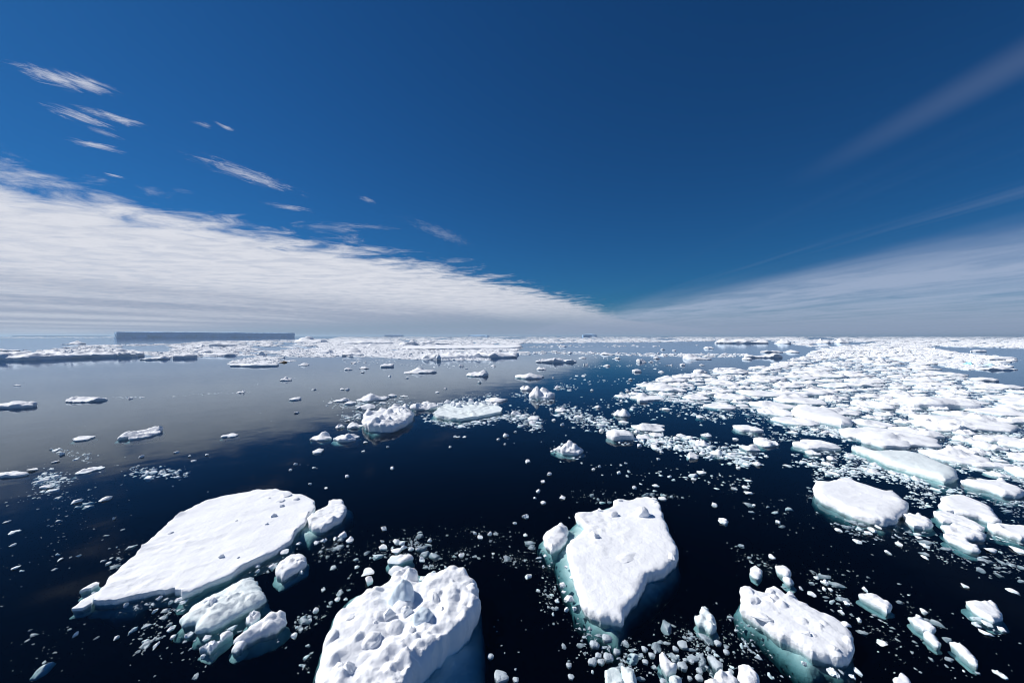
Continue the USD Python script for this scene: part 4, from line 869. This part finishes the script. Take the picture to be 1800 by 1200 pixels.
p1 = in_px(fpoly, 11000, rng)
loose = Polygon([(1300, 716), (1420, 735), (1560, 770), (1700, 800), (1830, 850), (1830, 985), (1700, 930), (1560, 890), (1440, 850), (1360, 800), (1310, 760), (1180, 712)])
p2 = in_px(loose, 4200, rng)
dens = fbm(np.column_stack([p2 / (70, 22), np.zeros(len(p2))]), 3, 4)
edge_d = np.clip((p2[:, 1] - np.interp(p2[:, 0], [1180, 1420, 1560, 1830], [705, 735, 770, 850])) / 120, 0, 1)
p2 = p2[dens > 0.40 + 0.22 * edge_d]
pp = np.vstack([p1, p2])
sz = np.exp(rng.normal(-0.95, .65, len(pp))) * np.clip(900 / (pp[:, 1] - 560) / 5, .7, 2.6)
brash('brash_ice', 'fine white brash filling the dense ice field on the right and its loose rim', pp, np.clip(sz * .85, .12, 2.4), [M_snow, M_snow, M_brash], 6)

# ------------------------------------------------------------------ brash clusters in the near water
# tile, centre, half axes (tile pixels), slope of the long axis, count, mean size in metres
CL = [('E', 940, 890, 180, 110, -.3, 170, .16), ('E', 1260, 960, 170, 110, -.6, 160, .15), ('E', 880, 720, 220, 40, -.25, 120, .14), ('E', 1560, 510, 170, 55, -.55, 190, .13), ('E', 1420, 800, 60, 60, -.7, 60, .16), ('E', 1000, 780, 160, 60, -.2, 90, .14),
      ('E', 690, 540, 60, 190, -1.0, 130, .14), ('E', 560, 660, 90, 50, -.6, 60, .14), ('E', 430, 140, 180, 150, -.5, 130, .16), ('E', 320, 440, 260, 120, -.4, 60, .14), ('E', 300, 50, 260, 60, -.3, 120, .2), ('E', 1760, 840, 60, 60, -.6, 40, .12), ('E', 300, 980, 300, 180, -.5, 70, .12),
      ('Ff', 560, 400, 120, 70, -.3, 220, .14), ('Ff', 1020, 400, 130, 80, 0, 420, .15), ('Ff', 1130, 540, 140, 60, .1, 320, .14), ('Ff', 1300, 450, 90, 50, .1, 150, .13), ('Ff', 860, 420, 120, 60, 0, 120, .13), ('Ff', 1440, 330, 180, 60, .1, 150, .13), ('Ff', 1620, 480, 110, 40, .1, 90, .12), ('Ff', 600, 690, 110, 70, -.7, 110, .12),
      ('Ff', 430, 830, 100, 70, -.6, 90, .11), ('Ff', 400, 1080, 60, 80, -.5, 60, .11), ('Ff', 700, 470, 160, 70, 0, 90, .12), ('Ff', 300, 900, 120, 60, -.5, 30, .1),
      ('G', 430, 690, 80, 120, 0, 210, .11), ('G', 390, 520, 60, 100, 0, 90, .1), ('G', 330, 390, 50, 50, 0, 70, .1), ('G', 730, 1020, 170, 100, .2, 260, .12), ('G', 1080, 1060, 230, 90, .25, 430, .12), ('G', 1330, 1060, 220, 110, .5, 420, .12), ('G', 1250, 930, 200, 80, .4, 180, .11), ('G', 900, 1130, 90, 70, 0, 90, .11),
      ('G', 1060, 105, 160, 25, .05, 130, .16), ('G', 700, 120, 190, 50, .1, 150, .15), ('G', 580, 270, 50, 40, .3, 70, .12), ('G', 500, 560, 60, 180, .1, 60, .1), ('G', 620, 880, 90, 70, .3, 60, .11), ('G', 210, 460, 110, 50, .1, 90, .12),
      ('Hh', 250, 490, 160, 60, .4, 160, .14), ('Hh', 620, 610, 110, 70, .5, 130, .14), ('Hh', 830, 300, 200, 60, .3, 240, .18), ('Hh', 1150, 360, 200, 70, .3, 230, .17), ('Hh', 700, 700, 120, 80, .6, 90, .13), ('Hh', 200, 1000, 200, 110, .6, 240, .12), ('Hh', 700, 1130, 200, 60, .5, 110, .12),
      ('Hh', 1000, 950, 160, 90, .6, 90, .12), ('Hh', 1250, 830, 170, 90, .6, 70, .12), ('Hh', 1600, 850, 90, 70, .5, 70, .12), ('Hh', 1500, 480, 260, 80, .3, 200, .18), ('Hh', 1700, 480, 140, 60, .3, 120, .18), ('Hh', 1700, 150, 150, 80, .3, 260, .25), ('Hh', 560, 110, 60, 60, .3, 40, .15), ('Hh', 300, 180, 300, 100, .3, 110, .16), ('Hh', 800, 590, 120, 40, .3, 40, .13),
      ('Hh', 1250, 1000, 300, 120, .5, 60, .11), ('Hh', 900, 900, 120, 60, .6, 40, .12), ('Hh', 150, 830, 80, 60, .5, 70, .11)]
pts, szs = [], []
for (t, cx, cy, rx, ry, sl, n, s0) in CL:
    n = int(n * 0.78)
    q = rng.normal(0, .5, (n, 2)) * (rx, ry)
    q[:, 1] += sl * q[:, 0]
    pts.append(px(t, q + (cx, cy)))
    szs.append(s0 * np.exp(rng.normal(-1.05, 1.0, n)))
pts, szs = np.vstack(pts), np.concatenate(szs)
ok = (pts[:, 1] > 800) & (pts[:, 1] < 1260)
brash('brash_ice', 'tiny bits of brash ice in loose clusters around the floes in the near water', pts[ok], np.clip(szs[ok] * 1.4, .03, 1.1), [M_brash, M_brash, M_snow, M_brash], 8, .12)

# ------------------------------------------------------------------ brash bands and crumbs of the middle distance
BANDS = [('C', [(330, 640), (430, 670), (560, 720), (700, 770), (900, 840), (1100, 870), (1300, 900), (1500, 950), (1700, 990)], 55, 1500, .55), ('C', [(20, 660), (120, 710), (180, 760)], 45, 260, .5), ('B', [(1200, 690), (1350, 740), (1500, 730), (1700, 690), (1800, 680)], 28, 480, .5), ('B', [(1300, 600), (1450, 570), (1700, 540)], 22, 160, .5),
         ('B', [(900, 600), (1060, 590), (1150, 640)], 35, 130, .45), ('B', [(600, 690), (720, 690), (760, 640)], 25, 90, .45), ('C', [(10, 530), (120, 560), (300, 590)], 30, 160, .5), ('C', [(310, 470), (450, 480)], 22, 70, .7), ('C', [(720, 560), (900, 520), (1150, 560), (1300, 600)], 34, 420, .6),
         ('B', [(500, 590), (700, 610), (900, 580)], 30, 120, .5), ('A', [(300, 1100), (420, 1130), (300, 1180)], 50, 150, .35), ('A', [(900, 1080), (1100, 1080), (1300, 1090)], 35, 110, .4), ('A', [(400, 930), (560, 960), (640, 990)], 30, 60, .4), ('A', [(1200, 545), (1400, 530), (1750, 515)], 6, 50, .6), ('A', [(800, 550), (1000, 555)], 6, 20, .8),
         ('B', [(600, 300), (900, 300), (1100, 330), (1500, 330), (1700, 320)], 18, 200, 1.2), ('C', [(200, 330), (700, 330), (1200, 340)], 24, 110, 1.0), ('C', [(500, 260), (760, 290)], 12, 40, 1.3), ('C', [(400, 420), (800, 440), (1100, 440)], 40, 60, .8), ('C', [(560, 590), (800, 640), (1100, 640), (1300, 680), (1500, 730)], 45, 170, .6),
         ('D', [(150, 770), (300, 790), (480, 800), (560, 850)], 30, 300, .6), ('D', [(200, 980), (420, 1050), (700, 1080), (1000, 1130), (1300, 1170)], 45, 420, .5), ('D', [(560, 950), (700, 990), (900, 1060), (1100, 1110)], 30, 300, .6), ('C', [(300, 860), (550, 1000), (800, 1080), (1200, 1100), (1700, 1150)], 60, 120, .35)]
pts, szs = [], []
for (t, line, wd, n, s0) in BANDS:
    l = LineString(line)
    n = int(n * 0.95)
    q = np.array([l.interpolate(a, normalized=True).coords[0] for a in rng.random(n)]) + rng.normal(0, .55, (n, 2)) * (wd * 1.6, wd)
    pts.append(px(t, q))
    szs.append(s0 * np.exp(rng.normal(-.4, .6, n)))
pts, szs = np.vstack(pts), np.concatenate(szs)
brash('brash_ice', 'bands of white brash ice winding across the middle distance', pts, np.clip(szs * 1.2, .12, 3.0), M_snow, 9)
p = np.column_stack([rng.uniform(-40, 1840, 1300), 600 + 600 * rng.random(1300) ** 1.6])
n3 = fbm(np.column_stack([p / (160, 70), np.ones(len(p))]), 2, 8)
p = p[(n3 > .5) & ~((p[:, 0] > 560) & (p[:, 0] < 1000) & (p[:, 1] > 780) & (p[:, 1] < 900))]
brash('brash_ice', 'single crumbs of ice strewn thinly over the open water', p, np.clip(.12 * np.exp(rng.normal(0, .6, len(p))) * np.clip(200 / (p[:, 1] - 585), .6, 6), .07, 3), [M_snow, M_brash], 10, .08)

# ------------------------------------------------------------------ the far pack, a jumble reaching to the horizon
def pack(label, poly, n, px_w, seed, hpx=(0.6, 2.2), law=1.0, thr=None, ns=(60, 5)):
    r = np.random.default_rng(seed)
    q = in_px(Polygon(poly), n, r)
    if thr is not None:
        q = q[fbm(np.column_stack([q / ns, np.full(len(q), seed)]), 3, seed) > thr]
    g = ground(q[:, 0], np.maximum(q[:, 1], 591.2))
    w = r.uniform(*px_w, len(q)) ** law * g[:, 1] / F
    hgt = np.exp(r.normal(math.log(hpx[0]), .5, len(q))).clip(.2, hpx[1]) * g[:, 1] / F
    scatter('far_pack_ice', label, 'pack ice', g, w, ROUGH + CHIP[:3], M_snow, seed, tall=np.minimum(hgt / .16, 9) / w)


pack('thin white line of pack ice on the horizon at the far left', [(-30, 592.0), (210, 591.6), (210, 593.6), (-30, 594.0)], 260, (3, 9), 21, (.6, 1.2))
pack('loose rubble ice behind and around the long ridged floe at left', [(100, 612), (150, 607), (300, 604), (310, 604), (310, 630), (270, 630), (250, 618), (60, 618)], 700, (5, 14), 22, (1.0, 2.6), 1, .47)
pack('strings of low ice on the grey water at far left', [(-30, 616), (120, 614), (120, 620), (-30, 622)], 60, (4, 9), 23, (.6, 1.5))
pack('jumbled pack ice in the left middle, below the tabular iceberg', [(300, 606), (360, 600), (520, 597), (610, 594), (700, 596), (700, 624), (560, 626), (520, 634), (470, 641), (400, 641), (410, 634), (470, 624), (300, 628)], 3600, (5, 17), 24, (1.0, 3.6), 1, .33)
pack('jumbled pack ice in the centre', [(600, 591.5), (905, 591.5), (912, 612), (905, 620), (860, 622), (860, 634), (740, 632), (640, 627), (560, 628), (560, 600)], 5600, (5, 17), 25, (1.0, 3.6), 1, .30)
pack('far pack ice along the horizon right of the middle', [(860, 591.2), (1400, 591.2), (1400, 597), (1150, 601), (1050, 602), (880, 604)], 2600, (4, 13), 26, (.9, 2.2), 1, .38, (90, 3))
pack('nearest thin line of broken ice across the grey water at the centre', [(905, 618), (960, 617), (1060, 620), (1250, 622), (1310, 622), (1310, 627), (1250, 628), (1060, 624), (960, 622), (905, 625)], 330, (4, 11), 27, (1.0, 2.6))
pack('farther dotted line of broken ice across the grey water at the centre', [(910, 609), (990, 606), (1180, 607), (1430, 605), (1430, 608.5), (1180, 610), (990, 610), (910, 613)], 130, (3, 8), 28, (.7, 1.8), 1, .5)
pack('white pack ice spread to the horizon at the right', [(1370, 591.2), (1830, 591.2), (1830, 612), (1740, 611), (1640, 608), (1625, 612), (1560, 614), (1460, 616), (1395, 604), (1340, 597)], 3000, (5, 18), 29, (1.0, 3.0), 1, .30)
pack('white pack ice between the dense field and the open water at far right', [(1440, 614), (1630, 611), (1690, 621), (1785, 629), (1785, 633), (1755, 640), (1785, 646), (1700, 650), (1640, 641), (1570, 627), (1480, 628), (1400, 634), (1385, 642), (1360, 640), (1420, 626)], 1500, (6, 20), 30, (1.3, 4.0), 1, .28)
